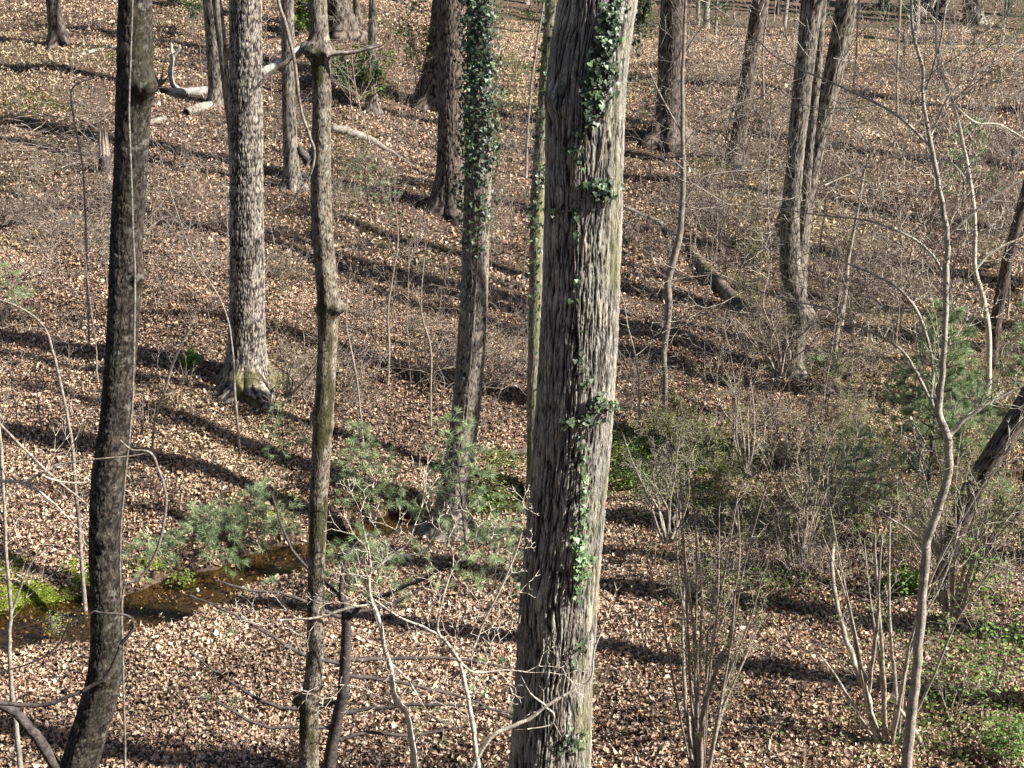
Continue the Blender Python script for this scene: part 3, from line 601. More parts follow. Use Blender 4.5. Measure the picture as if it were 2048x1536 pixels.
ivy(ivy_t, bl, .088, 'dense dark ivy coat on the crooked brown trunk', 24, out=(.02, .26), stems=[[(935, -20), (945, 200), (938, 400), (950, 560)], [(975, 100), (962, 400), (948, 640), (930, 840)], [(925, 640), (915, 760), (912, 860)]])
bl = [(1100-(v*.07 if v < 400 else 28), v, 12, 16, .6 if v < 330 else (.9 if v < 460 else .4)) for v in range(-20, 620, 18)]+[(1068, v, 10, 20, .18) for v in range(620, 960, 30)]
ivy(thin_t, bl, .10, 'ivy leaves dotted along the slim trunk beside the massive one', 15, out=(.02, .25))

# ---------------------------------------------------------------- understory generators
def leaves_on(tips, n_each, spread, size, pal, m, root, r, name='leaves', wid=.32, tilt=.6, detail=False):
    P = []; 
    for (p, d, l) in tips:
        for _ in range(n_each): P.append(p+np.array((r.gauss(0, spread), r.gauss(0, spread), r.gauss(0, spread))))
    P = np.array(P); n = len(P); pl = np.array(pal); c = pl[rng.integers(0, len(pl), n)]*rng.uniform(.75, 1.3, (n, 1))
    return leaf_mesh(name, P, size*rng.uniform(.6, 1.3, n), rng.uniform(0, 6.28, n), rng.uniform(0, 6.28, n), np.abs(rng.normal(0, tilt, n)), m, c, root, wid=wid, detail=detail)
def sapling(label, loc, hgt, r, m=None, group=None, rad=None, lev=3, buds=None, nb=9):
    m = m or M_twg2; root = thing('bare_sapling', label, 'sapling', loc, group); rad = rad or hgt*.0055
    mb = MB(); pts, d = wander(np.array(loc)-(0, 0, .1), (r.uniform(-.12, .12), r.uniform(-.12, .12), 1), hgt, r, 9, .07, .03); mb.tube(pts, np.linspace(rad, rad*.25, 9), 6); mb.build('stem', m, root)
    mb = MB(); tips = []
    for k in range(nb):
        f = (.25+.73*(k+r.random())/nb)*8; j = min(int(f), 7); q = pts[j]+(pts[j+1]-pts[j])*(f-j); a = r.uniform(0, 6.28); e = r.uniform(.2, .9)
        if r.random() < .5: grow(mb, q, (math.cos(a), math.sin(a), e), hgt*.26*(1.15-f/12), rad*.42, lev-1, r, (3, 5), (30, 60), .5, .12, .03, tips)
        else: fork(mb, q, (math.cos(a), math.sin(a), e), hgt*.12, rad*.42, lev+1, r, tips=tips)
    mb.build('twigs', m, root)
    if buds: leaves_on(tips, 2, .03, .035, buds, M_green, root, r, 'buds')
    return root
def bush(label, loc, hgt, r, m=None, stems=12, spread=.45, group=None, buds=None, rad=.009, lev=2, name='bare_shrub', per=3, bud_n=2, bud_s=.034):
    m = m or M_twg2; root = thing(name, label, 'shrub', loc, group); mb = MB(); m2 = MB(); tips = []
    for k in range(stems):
        a = r.uniform(0, 6.28); e = r.uniform(.05, spread); L = hgt*r.uniform(.6, 1.1); p = np.array(loc)+(math.cos(a)*.06, math.sin(a)*.06, -.08)
        pts, d = wander(p, (math.cos(a)*e, math.sin(a)*e, 1), L, r, 8, .09, -.01); mb.tube(pts, np.linspace(rad*r.uniform(.6, 1.2), .0025, 8), 5)
        for j in range(2, 8):
            if r.random() < .9: grow(m2, pts[j], nrm(d+perp(d, r)*1.1), L*.24, .0045, lev, r, (2, per+1), (30, 65), .55, .14, .02, tips)
    mb.build('stems', m, root); m2.build('twigs', m, root)
    if buds: leaves_on(tips, bud_n, .03, bud_s, buds, M_green, root, r, 'buds')
    return root
def tangle(label, loc, size, r, m, group=None, n=46):
    root = thing('bramble_tangle', label, 'brambles', loc, group); mb = MB()
    for k in range(n):
        a = r.uniform(0, 6.28); p = np.array(loc)+(r.gauss(0, size*.4), r.gauss(0, size*.4), 0); L = size*r.uniform(.6, 1.6)
        pts, d = wander(p, (math.cos(a), math.sin(a), r.uniform(.5, 2)), L, r, 7, .16, -.13); mb.tube(pts, np.linspace(.007, .004, 7), 3)
        for j in (2, 4, 5): 
            q, _ = wander(pts[j], nrm(perp(d, r)+(0, 0, .3)), L*.3, r, 4, .2, 0); mb.tube(q, np.linspace(.005, .003, 4), 3)
    mb.build('canes', m, root); return root
GR = ((.10, .15, .035), (.16, .22, .05), (.07, .11, .03))
OL = ((.22, .24, .07), (.28, .28, .10), (.14, .17, .05))
rs = random.Random(101)
far = (0, 0, 0)
def scatter(protos, places, label, group, rs, smin=.75, smax=1.3):
    first = {}
    for (x, y, s) in places:
        k = rs.randrange(len(protos)); p = onground(x, y); sc = s*rs.uniform(smin, smax)
        if k not in first:
            first[k] = protos[k]; o = protos[k]; o.location = p; o.rotation_euler = (0, 0, rs.uniform(0, 6.28)); o.scale = (sc,)*3
        else: dup(first[k], p, rs.uniform(0, 6.28), sc, label, group)
    for k, o in enumerate(protos):
        if k not in first:
            for c in list(o.children): bpy.data.objects.remove(c)
            bpy.data.objects.remove(o)
def places(n, u0, u1, v0, v1, rs, s=1.0):
    out = []
    for _ in range(n):
        g = ground(rs.uniform(u0, u1), rs.uniform(v0, v1)); out.append((g[0], g[1], s))
    return out
# thin saplings of the slope
MINR = .0048
lab, grp = 'thin bare sapling in the brushy understory on the right-hand slope', 'bare saplings on the right-hand slope'
pr = [sapling(lab, far, rs.uniform(2.8, 4.8), rs, (M_twg2, M_sap)[k % 2], grp, nb=11) for k in range(6)]
scatter(pr, places(66, 1260, 2120, 60, 900, rs), lab, grp, rs)
lab, grp = 'thin bare sapling standing in dry leaves on the left-hand slope', 'bare saplings on the left-hand slope'
pr = [sapling(lab, far, rs.uniform(1.8, 3.4), rs, M_twg2, grp, nb=7, lev=2) for k in range(5)]
scatter(pr, places(46, -40, 900, 120, 900, rs), lab, grp, rs)
lab, grp = 'thin bare sapling behind the ivy-clad and massive trunks', 'bare saplings in the middle of the slope'
pr = [sapling(lab, far, rs.uniform(2, 4), rs, M_twg2, grp, nb=8, lev=2) for k in range(4)]
scatter(pr, places(24, 640, 1260, 60, 900, rs), lab, grp, rs)
lab, grp = 'tall bare sapling with a spreading twiggy top on the right-hand slope', 'tall bare saplings on the right-hand slope'
pr = [sapling(lab, far, rs.uniform(4.5, 7), rs, M_twg2, grp, nb=18, lev=3, rad=.022) for k in range(6)]
scatter(pr, places(13, 1280, 2120, 240, 860, rs)+places(12, 1400, 2100, 300, 560, rs)+places(3, 620, 1060, 150, 420, rs), lab, grp, rs)
# bare shrubs
lab, grp = 'twiggy bare shrub in the dense brush of the right half', 'bare shrubs in the right half'
pr = [bush(lab, far, rs.uniform(1.2, 2.0), rs, M_twg2, 10, .6, grp, OL if k < 3 else None) for k in range(6)]
scatter(pr, places(36, 1230, 2100, 120, 1160, rs)+places(18, 1230, 2060, 880, 1180, rs), lab, grp, rs)
lab, grp = 'low twiggy shrub scattered among the left-hand trunks', 'low bare shrubs in the left half'
pr = [bush(lab, far, rs.uniform(.6, 1.1), rs, M_twg2, 7, .7, grp, lev=1) for k in range(4)]
scatter(pr, places(46, -20, 1060, 150, 900, rs), lab, grp, rs)
lab, grp = 'knee-high tangle of arching bramble canes on the slope', 'bramble tangles on the slope'
pr = [tangle(lab, far, rs.uniform(.8, 1.3), rs, M_twg2, grp) for k in range(5)]
scatter(pr, places(30, -20, 700, 200, 560, rs)+places(22, 660, 1100, 250, 760, rs)+places(62, 1230, 2080, 80, 760, rs)+places(14, 1230, 2060, 840, 1180, rs), lab, grp, rs)

# ---------------------------------------------------------------- individual saplings traced along their stems
def stems(label, specs, D=None, m=M_sap, twigs=None, name='bare_sapling', cat='sapling', sides=7, group=None, seed=1, forks=0, fl=.28, fr=.006, flev=4, tm=None, buds=None, every=.45, ang=(18, 38)):
    """specs: list of pixel paths; the first one is the main stem standing on the ground"""
    global MINR
    r = random.Random(seed); b = specs[0][0]
    if D is None: D = ground(b[0], b[1])[1]
    MINR = min(D*.0003, .0062)
    p = at(b[0], b[1], D); zb = float(H(p[0], D)); root = thing(name, label, cat, (p[0], D, zb), group)
    tm = tm or m; tips = []; tw = MB(); first = True
    for k, sp in enumerate(specs):
        mb = MB(); sp = [tuple(q) if len(q) > 3 else (*q, D) for q in sp]
        Q, rr = px_tube(mb, sp, D, sides)
        if first and p[2] > zb+.06 and name != 'hanging_branch' and 'creeper' not in label: mb.tube([(p[0]+r.uniform(-.05, .05), D, zb-.1), Q[0]], [rr[0]*1.2, rr[0]], sides)
        if forks:
            L = np.cumsum([0]+[np.linalg.norm(Q[i+1]-Q[i]) for i in range(len(Q)-1)]); x = L[-1]*(.35 if first else .1)
            while x < L[-1]:
                i = min(int(np.searchsorted(L, x)), len(Q)-1); i = max(i, 1); t = nrm(Q[i]-Q[i-1]); a = math.radians(r.uniform(35, 65)); s = perp(t, r); s[1] *= .6; s = nrm(s)
                fork(mb, Q[i], t*math.cos(a)+s*math.sin(a), fl*r.uniform(.6, 1.2), min(fr, rr[i]*.7), flev-1, r, ang=ang, tips=tips)
                x += every*r.uniform(.5, 1.4)
            t = nrm(Q[-1]-Q[-2]); fork(mb, Q[-1], t, fl, min(fr, rr[-1]), flev, r, ang=ang, tips=tips)
        mb.build('stem' if first else 'branch', m, root); first = False
    if tw.t: tw.build('twigs', tm, root)
    if buds: leaves_on(tips, 1, .02, .04, buds, M_green, root, r, 'buds')
    return root
# near right sapling with the Y fork
stems('smooth grey young tree forking in a Y, tallest sapling at lower right', [
  [(1812, 1560, 23), (1822, 1440, 21), (1832, 1350, 20), (1842, 1230, 19), (1852, 1110, 18), (1862, 1060, 17), (1888, 980, 17), (1899, 930, 17), (1893, 870, 16), (1878, 825, 16), (1885, 760, 12), (1889, 680, 12), (1892, 550, 12), (1895, 480, 11), (1880, 380, 10), (1862, 290, 9), (1845, 190, 7), (1846, 140, 7), (1825, 60, 6), (1822, -30, 5)],
  [(1876, 828, 10), (1862, 800, 9), (1866, 740, 7), (1855, 680, 7), (1832, 620, 7), (1800, 580, 6), (1750, 550, 5), (1690, 525, 4)],
  [(1862, 800, 7), (1840, 760, 7), (1812, 710, 6), (1775, 680, 5), (1700, 645, 4), (1650, 615, 4), (1570, 600, 3), (1490, 570, 2)],
  [(1900, 872, 9), (1930, 840, 8), (1965, 815, 6), (2010, 790, 5), (2060, 765, 4)],
  [(1890, 555, 7), (1865, 510, 6), (1830, 480, 6), (1795, 462, 5), (1730, 440, 4), (1640, 430, 3), (1520, 410, 2)],
  [(1889, 480, 7), (1920, 450, 6), (1980, 400, 6), (2060, 350, 5)],
  [(1858, 290, 6), (1800, 235, 6), (1740, 200, 5), (1650, 160, 4), (1560, 120, 3), (1520, 85, 2)],
  [(1862, 270, 5), (1900, 190, 5), (1960, 140, 4), (2050, 100, 3)],
  [(1848, 190, 5), (1880, 90, 5), (1890, 20, 4), (1900, -40, 3)],
  [(1855, 1090, 6), (1820, 1062, 5), (1770, 1030, 4), (1700, 985, 3)],
  [(1832, 1230, 5), (1890, 1100, 4), (1960, 980, 3), (2010, 900, 2)]], D=17.5, m=M_sap, seed=3, forks=1, fl=.42, fr=.006, flev=5, tm=M_twg, every=.27)
stems('bare sapling right of the Y-forked one, pale stem bowing left at the top', [
  [(1975, 800, 12), (1978, 720, 12), (1976, 650, 11), (1962, 580, 10), (1950, 540, 10), (1950, 470, 9), (1946, 400, 9), (1930, 310, 8), (1908, 210, 7), (1880, 140, 6), (1872, 60, 5), (1880, -30, 4)],
  [(1945, 375, 6), (1900, 325, 6), (1850, 310, 5), (1780, 315, 5), (1710, 345, 4), (1650, 370, 3)],
  [(1905, 205, 5), (1950, 245, 5), (2000, 250, 4), (2060, 285, 3)],
  [(1950, 540, 6), (1990, 500, 5), (2060, 470, 4)]], m=M_twg, seed=9, forks=1, fl=.55, fr=.006, flev=5, every=.3, tm=M_twg)
# slim crooked sapling in the middle right
stems('slim crooked sapling with a swollen middle, right of the massive trunk', [[(1328, 842, 11), (1330, 760, 11), (1328, 700, 12), (1338, 620, 14), (1336, 560, 15), (1352, 500, 15), (1362, 440, 13), (1366, 330, 10), (1364, 200, 8), (1368, 80, 7), (1372, -30, 6)],
  [(1362, 300, 5), (1400, 250, 4), (1460, 215, 4), (1530, 190, 3)], [(1366, 410, 5), (1400, 360, 4), (1450, 345, 4), (1530, 340, 3)], [(1366, 270, 4), (1320, 190, 4), (1290, 120, 3)], [(1368, 110, 4), (1400, 60, 4), (1450, 10, 3)]], m=M_sap2, seed=4, forks=1, fl=.5, flev=4, fr=.007, tm=M_twg)
stems('twisted thin sapling pair, left of the Y-forked young tree', [[(1668, 722, 10), (1676, 650, 10), (1690, 590, 9), (1696, 520, 8), (1712, 440, 6), (1730, 330, 5)], [(1684, 650, 6), (1692, 580, 6), (1700, 500, 5)]], seed=5, forks=1, fl=.45, fr=.006)
for i, (lb, sp) in enumerate([
 ('thin sapling bent sharply over at its top, left of the dark knotted trunk', [(179, 700, 9), (175, 600, 8), (172, 480, 8), (166, 340, 7), (150, 250, 6), (142, 185, 6), (162, 165, 4), (205, 150, 3)]),
 ('grey sapling with a crooked top by the stream, left edge side', [(172, 1235, 15), (160, 1080, 14), (145, 900, 12), (128, 800, 11), (105, 700, 10), (85, 650, 8), (40, 615, 6), (-30, 590, 4)]),
 ('thin sapling in front of the plated oak foot', [(480, 900, 8), (470, 790, 9), (467, 720, 7), (456, 640, 6), (430, 580, 5), (385, 510, 4), (340, 380, 3), (318, 300, 2)]),
 ('forked pale stub sapling left of the plated oak', [(303, 905, 8), (312, 830, 8), (330, 780, 9), (345, 730, 9), (362, 690, 8), (386, 648, 6)]),
 ('thin sapling right of the mossy trunk, reaching up to its burl', [(728, 905, 7), (722, 840, 7), (714, 760, 7), (700, 690, 6), (692, 640, 5), (700, 540, 4)]),
 ('thin upright sapling between the mossy and ivy-clad trunks', [(862, 858, 7), (861, 780, 7), (862, 700, 7), (846, 640, 6), (842, 600, 5), (850, 500, 3)]),
 ('dark thin sapling crossing the long shadow band', [(776, 770, 8), (778, 690, 8), (776, 620, 7), (784, 560, 6), (796, 480, 5), (790, 400, 3)]),
 ('reddish sapling far behind the thin ivy-dotted trunk', [(1052, 355, 9), (1056, 250, 9), (1066, 140, 9), (1082, 40, 8), (1092, -30, 6)]),
 ('tall thin sapling on the upper right slope', [(1796, 250, 9), (1794, 160, 8), (1798, 60, 8), (1802, -30, 7)]),
 ('dark thin sapling beside the leaning pale-streaked trunk', [(1705, 190, 7), (1712, 110, 7), (1716, 20, 6), (1720, -30, 5)]),
 ('curved sapling in front of the stream bend, left of the mossy trunk foot', [(560, 1010, 6), (548, 980, 6), (530, 1000, 5)]),
 ('sapling with a leaning twin beside the leaning grey trunk', [(1528, 210, 7), (1525, 120, 7), (1532, 40, 6), (1540, -30, 5)]),
 ]):
    if i == 10: continue
    sp = [(q[0], q[1], q[2]*(.62 if i != 1 else .6)) for q in sp]
    stems(lb, [sp], seed=20+i, forks=1, fl=.38, fr=.006, flev=3 if i in (0, 2) else 4, m=M_twg2 if i != 3 else M_sap, every=.5)
stems('pale lichen-spotted sapling stem at the left edge foreground', [[(48, 1590, 12), (38, 1500, 11), (28, 1420, 10), (18, 1300, 9), (22, 1220, 8), (14, 1120, 7), (8, 1000, 6), (2, 900, 8), (-10, 760, 6)], [(22, 1230, 5), (60, 1130, 4), (110, 1060, 3)]], D=16.5, seed=41, forks=1, fl=.3, fr=.005, tm=M_twg)

# many-stemmed shrubs of the foreground
MINR = .0045
def fan(label, base, stems_px, D, m, seed, twl=.32, rad=9, buds=OL, n_auto=0, auto=None, lev=2, prob=.65, bs=.03):
    r = random.Random(seed); p = at(base[0], base[1], D); p[2] = float(H(p[0], p[1])); root = thing('bare_shrub', label, 'shrub', p); tips = []; tw = MB()
    L = list(stems_px)
    for k in range(n_auto):
        u0, u1, v0, v1 = auto; u = r.uniform(u0, u1); v = r.uniform(v0, v1); bx = base[0]+(u-base[0])*.12
        L.append([(bx, base[1]-r.uniform(0, 8), rad*r.uniform(.5, 1)), (base[0]+(u-base[0])*.38+r.gauss(0, 8), base[1]+(v-base[1])*.4, rad*.6), (base[0]+(u-base[0])*.72+r.gauss(0, 10), base[1]+(v-base[1])*.72, rad*.4), (u, v, 2.2)])
    for sp in L:
        mb = MB(); dy = r.uniform(-.09, .09)
        sp = [(q[0], q[1], q[2], D+dy*6*i*(1 if D else 0)*.6) for i, q in enumerate(sp)]
        Q, rr = px_tube(mb, sp, D, 6, sub=4); mb.build('stem', m, root)
        for i in range(4, len(Q)):
            if r.random() < prob: t = nrm(Q[i]-Q[i-1]); a = math.radians(r.uniform(30, 60)); s = perp(t, r); grow(tw, Q[i], t*math.cos(a)+s*math.sin(a), twl*r.uniform(.6, 1.4), min(.005, rr[i]*.7), lev, r, (2, 4), (30, 60), .6, .13, .03, tips)
    tw.build('twigs', m, root)
    if buds: leaves_on(tips, 1, .025, bs, buds, M_green, root, r, 'buds')
    return root
fan('tall many-stemmed brown shrub spreading like a broom, right of the massive trunk foot', (1398, 1560), [
  [(1400, 1560, 12), (1402, 1470, 11), (1412, 1400, 10), (1440, 1320, 8), (1462, 1260, 6), (1470, 1180, 4)],
  [(1392, 1560, 10), (1378, 1470, 9), (1368, 1350, 8), (1366, 1240, 6), (1372, 1130, 4)]], 18.6, M_twg2, 61, n_auto=17, auto=(1215, 1570, 900, 1230), prob=.9)
fan('pale grey many-stemmed shrub at the foot of the Y-forked young tree', (1775, 1520), [
  [(1770, 1520, 14), (1745, 1440, 14), (1735, 1390, 12), (1712, 1330, 11), (1690, 1270, 10), (1672, 1200, 9), (1664, 1130, 8), (1668, 1085, 6), (1655, 1030, 3)],
  [(1738, 1385, 8), (1745, 1320, 8), (1756, 1240, 7), (1758, 1160, 5), (1765, 1060, 3)],
  [(1772, 1520, 9), (1770, 1400, 8), (1762, 1270, 7), (1752, 1130, 5), (1750, 1050, 3)],
  [(1780, 1520, 9), (1792, 1400, 8), (1782, 1280, 7), (1778, 1180, 5), (1780, 1020, 3)],
  [(1778, 1520, 9), (1800, 1400, 8), (1812, 1330, 7), (1828, 1255, 6), (1860, 1180, 4), (1920, 1080, 3)],
  [(1765, 1500, 8), (1730, 1450, 7), (1700, 1400, 6), (1670, 1350, 5), (1640, 1310, 3)],
  [(1842, 1520, 12), (1838, 1480, 12), (1815, 1440, 10), (1790, 1410, 8)],
  [(1790, 1500, 7), (1850, 1390, 6), (1885, 1310, 5), (1920, 1230, 4), (1990, 1130, 3)]], 20.4, M_sap, 62, n_auto=4, auto=(1600, 1960, 950, 1200), prob=.6)
fan('slim brown shrub between the massive trunk and the streamside green patch', (1495, 960), [], 31.5, M_twg2, 63, n_auto=9, auto=(1420, 1600, 720, 850), rad=7, twl=.5)
fan('pale forked shrub in the dark streamside hollow, right of the massive trunk', (1338, 1090), [], 27, M_sap, 64, n_auto=9, auto=(1240, 1450, 850, 960), rad=7, twl=.45)
fan('broad twiggy shrub with tiny olive leaves near the right edge', (1900, 1230), [], 24.5, M_twg2, 65, n_auto=16, auto=(1740, 2080, 850, 1060), rad=7, twl=.5, bs=.04)
fan('twiggy shrub with olive buds in front of the mossy fallen log', (1600, 1130), [], 27, M_twg2, 66, n_auto=14, auto=(1450, 1740, 840, 980), rad=6, twl=.5, bs=.035)
fan('brushy shrub around the foot of the forked grey trunk', (1560, 760), [], None or 36, M_twg2, 67, n_auto=12, auto=(1470, 1640, 560, 680), rad=6, twl=.55)
fan('brushy red-brown shrub around the right side of the plated oak foot', (570, 800), [], 33.6, M_twg2, 68, n_auto=10, auto=(500, 660, 660, 740), rad=6, twl=.4)

# pale forked saplings reaching into the foreground
for i, (lb, sp, DD) in enumerate([
 ('pale crooked young tree with antler-like twigs, left one of the foreground pair', [[(838, 1590, 14), (825, 1500, 13), (815, 1430, 12), (790, 1395, 12), (782, 1340, 11), (768, 1290, 10), (755, 1230, 9), (742, 1200, 8), (738, 1160, 6), (742, 1130, 5), (728, 1060, 4)],
    [(742, 1145, 5), (785, 1110, 5), (812, 1090, 4), (830, 1050, 3)], [(805, 1420, 5), (760, 1395, 4), (720, 1375, 4), (680, 1370, 3)], [(745, 1210, 6), (700, 1215, 6), (640, 1235, 5), (560, 1240, 3)], [(775, 1320, 4), (815, 1360, 4), (840, 1400, 3)]], 13.1),
 ('pale straight young stem with spreading forked twigs, right one of the foreground pair', [[(962, 1590, 11), (952, 1500, 11), (940, 1420, 10), (930, 1370, 9), (920, 1320, 8)], [(920, 1322, 6), (890, 1280, 6), (850, 1255, 5), (800, 1235, 4), (750, 1200, 3)], [(905, 1300, 5), (875, 1260, 5), (885, 1200, 4), (900, 1150, 4), (925, 1110, 3)], [(922, 1325, 5), (950, 1345, 4), (1010, 1340, 3), (1060, 1345, 3)], [(948, 1295, 4), (972, 1235, 4), (1000, 1180, 5), (1030, 1110, 4), (1045, 1060, 3)]], 12.9),
 ('pale slanting branchlet in front of the foot of the massive trunk', [[(930, 1560, 9), (978, 1478, 9), (1020, 1455, 8), (1060, 1437, 8), (1092, 1412, 7), (1140, 1385, 6), (1180, 1360, 5), (1186, 1320, 4), (1192, 1290, 4), (1215, 1235, 3)], [(1092, 1412, 4), (1070, 1395, 4), (1060, 1385, 3)], [(1092, 1414, 4), (1108, 1430, 4), (1100, 1450, 3), (1055, 1458, 2)]], 12.9)]):
    stems(lb, sp, D=DD, seed=70+i, forks=1, fl=.20, fr=.004, flev=5 if i < 2 else 2, m=M_twg, every=.26 if i < 2 else .6, ang=(22, 45))
stems('dark curling vine looping across the foot of the leftmost trunk', [[(-60, 1395, 10), (0, 1406, 9), (90, 1410, 9), (150, 1388, 8), (170, 1380, 8), (215, 1350, 8), (238, 1300, 8), (244, 1285, 8), (264, 1262, 7), (266, 1242, 6), (250, 1230, 5), (200, 1225, 4), (188, 1223, 4), (160, 1240, 4), (136, 1252, 4), (120, 1285, 4), (80, 1318, 4), (0, 1345, 4), (-50, 1360, 3)]], D=11.3, m=M_dkb, name='woody_vine', cat='vine', seed=81)
stems('long thin hanging vine right of the leftmost trunk', [[(251, 1590, 5), (249, 1450, 5), (245, 1300, 5), (243, 1225, 5), (250, 1170, 5), (275, 1160, 6), (305, 1120, 6), (325, 1060, 6), (331, 990, 6), (318, 940, 6), (300, 905, 5), (265, 900, 4), (240, 880, 3)], [(300, 905, 4), (262, 912, 4), (190, 918, 3), (110, 930, 3)]], D=11.9, m=M_br, name='woody_vine', cat='vine', seed=82)
stems('thin creeper running up the right side of the leftmost trunk', [[(243, 1220, 4), (240, 1100, 4), (250, 960, 4), (264, 820, 5), (268, 700, 5), (270, 560, 5), (266, 470, 4), (262, 330, 4), (258, 230, 4), (262, 100, 4), (266, -30, 3)]], D=12.15, m=M_br, name='woody_vine', cat='vine', seed=83)
stems('smooth grey branch end hanging down near the top, left of the mossy trunk', [[(545, -120, 8), (556, 0, 7), (572, 50, 7), (590, 130, 7), (600, 210, 6), (618, 270, 6), (629, 305, 6), (622, 345, 5), (600, 380, 4), (582, 412, 3)]], D=9, m=M_br, name='hanging_branch', cat='branch', seed=84)
stems('pale arching twig spray entering at the left edge', [[(-60, 955, 7), (0, 962, 7), (50, 968, 6), (100, 1000, 4), (140, 1040, 3)], [(50, 968, 5), (75, 950, 5), (118, 928, 4), (150, 880, 2)], [(80, 950, 4), (130, 965, 4), (180, 965, 3)]], D=13, m=M_twg, name='hanging_branch', cat='branch', seed=85, forks=1, fl=.18, fr=.004, flev=3, every=.3)
stems('thin dark branch slanting down from the left edge to the leftmost trunk', [[(-40, 800, 5), (0, 848, 5), (60, 910, 5), (120, 965, 4), (175, 1010, 4), (220, 1060, 3)]], D=13.4, m=M_twg2, name='hanging_branch', cat='branch', seed=86, forks=1, fl=.2, fr=.003, flev=2)

# ---------------------------------------------------------------- white pines
NP = ((.23, .32, .15), (.30, .38, .18), (.15, .21, .10), (.38, .44, .24))
def needles(tufts, root, r, n=34, L=.10, wd=.0035):
    T = np.array([t[0] for t in tufts]); Dn = np.array([nrm(t[1]) for t in tufts]); m = len(T)
    P = np.repeat(T, n, 0)-np.repeat(Dn, n, 0)*rng.uniform(0, .07, (m*n, 1)); d = np.repeat(Dn, n, 0)*rng.uniform(.5, 1.1, (m*n, 1))+rng.normal(0, .42, (m*n, 3)); d /= np.linalg.norm(d, axis=1, keepdims=True)
    Ln = L*rng.uniform(.7, 1.15, (m*n, 1)); s = np.cross(d, rng.normal(0, 1, (m*n, 3))); s /= np.linalg.norm(s, axis=1, keepdims=True); s *= wd/2
    mid = P+d*Ln*.55; e = P+d*Ln; e[:, 2] -= Ln[:, 0]*.16
    V = np.stack([P-s, P+s, mid+s, mid-s, e], 1).reshape(-1, 3); i = np.arange(m*n)[:, None]*5
    c = np.array(NP)[np.repeat(rng.integers(0, 4, m), n)]*rng.uniform(.8, 1.2, (m*n, 1))
    return link('needles', mk_mesh('needles', V-np.array(root.location), [i+np.array([[0, 1, 2, 3]]), i+np.array([[3, 2, 4]])], M_need, np.repeat(c, 5, 0), smooth=False), root)
def pine(label, u, v, hgt, seed, spread=.5, tiers=6, D=None, dens=1.0, per=5, group=None, dark=True, nn=32, bare=.1, wd=.0045):
    r = random.Random(seed)
    if D is None: p = ground(u, v)
    else: p = at(u, v, D); p[2] = float(H(p[0], D))
    root = thing('white_pine', label, 'pine', p, group); mb = MB(); pts, d = wander(p-(0, 0, .1), (r.uniform(-.08, .08), r.uniform(-.08, .08), 1), hgt, r, 8, .04, .02)
    mb.tube(pts, np.linspace(hgt*.011, .004, 8), 7); mb.build('trunk', M_dkb if dark else M_sap, root); mb = MB(); tf = [(pts[-1], d)]*2
    for k in range(tiers):
        f = bare+(1-bare)*(k+.6)/tiers; z = f*7; j = min(int(z), 6); q = pts[j]+(pts[j+1]-pts[j])*(z-j)
        for b in range(per):
            a = b*6.283/per+r.uniform(-.4, .4)+k; L = hgt*spread*(1.1-f)*r.uniform(.6, 1.15)+.12; bp, bd = wander(q, (math.cos(a), math.sin(a), r.uniform(.05, .45)), L, r, 5, .1, .03)
            mb.tube(bp, np.linspace(hgt*.004+.002, .002, 5), 4); tf.append((bp[-1], bd))
            for t in range(int(L*5*dens)):
                i = r.randint(1, 4); sp, sd = wander(bp[i], nrm(bd+perp(bd, r)*.9+(0, 0, .2)), r.uniform(.06, .25)*min(1, L*1.6), r, 3, .1, .03); mb.tube(sp, [.0025, .002, .0015], 3); tf.append((sp[-1], sd))
    mb.build('branches', M_dkb, root); needles(tf, root, r, nn, .18, wd); return root
pine('young white pine right of the mossy trunk, feathery and rounded', 738, 1040, 2.5, 1, .42, 9, dens=1.7)
pine('thin sparse white pine between the plated oak and the mossy trunk', 566, 930, 1.7, 2, .28, 6, dens=.7)
pine('white pine sapling in front of the foot of the ivy-clad trunk', 935, 1120, 3.3, 3, .34, 9, dens=1.4)
pine('low white pine on the far stream bank between the close left trunks', 520, 1100, 1.5, 4, .85, 6, dens=2)
pine('low white pine overhanging the water right of the leftmost trunk', 420, 1120, 1.3, 5, .9, 5, dens=2)
pine('small white pine tuft beside the leftmost trunk at the stream', 300, 1150, .9, 6, .7, 4, dens=1.2)
pine('white pine sapling on the near bank behind the antler-twigged young tree', 735, 1190, 1.5, 7, .7, 6, dens=1.3)
pine('spreading low white pine beside the foot of the massive trunk', 990, 1190, 1.6, 8, .65, 6, dens=1.2)
pine('dense bushy white pine, largest one at the right', 1850, 1000, 5.4, 9, .30, 13, D=29, dens=2.0, nn=52, wd=.007, bare=.35)
pine('white pine left of the dense bushy one, thin and leaning', 1720, 900, 2.6, 10, .4, 8, D=29, dens=1.4, wd=.006)
pine('white pine by the right edge, cut off by the picture side', 2040, 1000, 6.2, 11, .25, 12, D=29.5, dens=1.7, wd=.007, bare=.3)
pine('low white pine under the dense bushy one', 1930, 900, 2.0, 12, .6, 6, dens=1.2, wd=.006)
pine('dim white pine in the middle of the right-hand brush', 1690, 1010, 1.6, 13, .5, 5, dens=.9)
pine('small white pine at the right edge above the leafy green shrub', 1990, 1090, 1.6, 14, .6, 5, dens=1.0)
pine('small white pine in brush beside the forked grey trunk foot', 1640, 770, 1.2, 15, .6, 5, dens=1.0, wd=.006)
pine('hazy white pine high on the right-hand slope', 1925, 420, 3.4, 16, .45, 7, dens=.8, wd=.009)
pine('small white pine at the left edge on the slope', 5, 660, 2.0, 17, .5, 6, dens=.9, wd=.007)
pine('thin pale pine seedling left of the thick brown trunk', 740, 440, 2.2, 18, .7, 6, dens=.4, wd=.006)
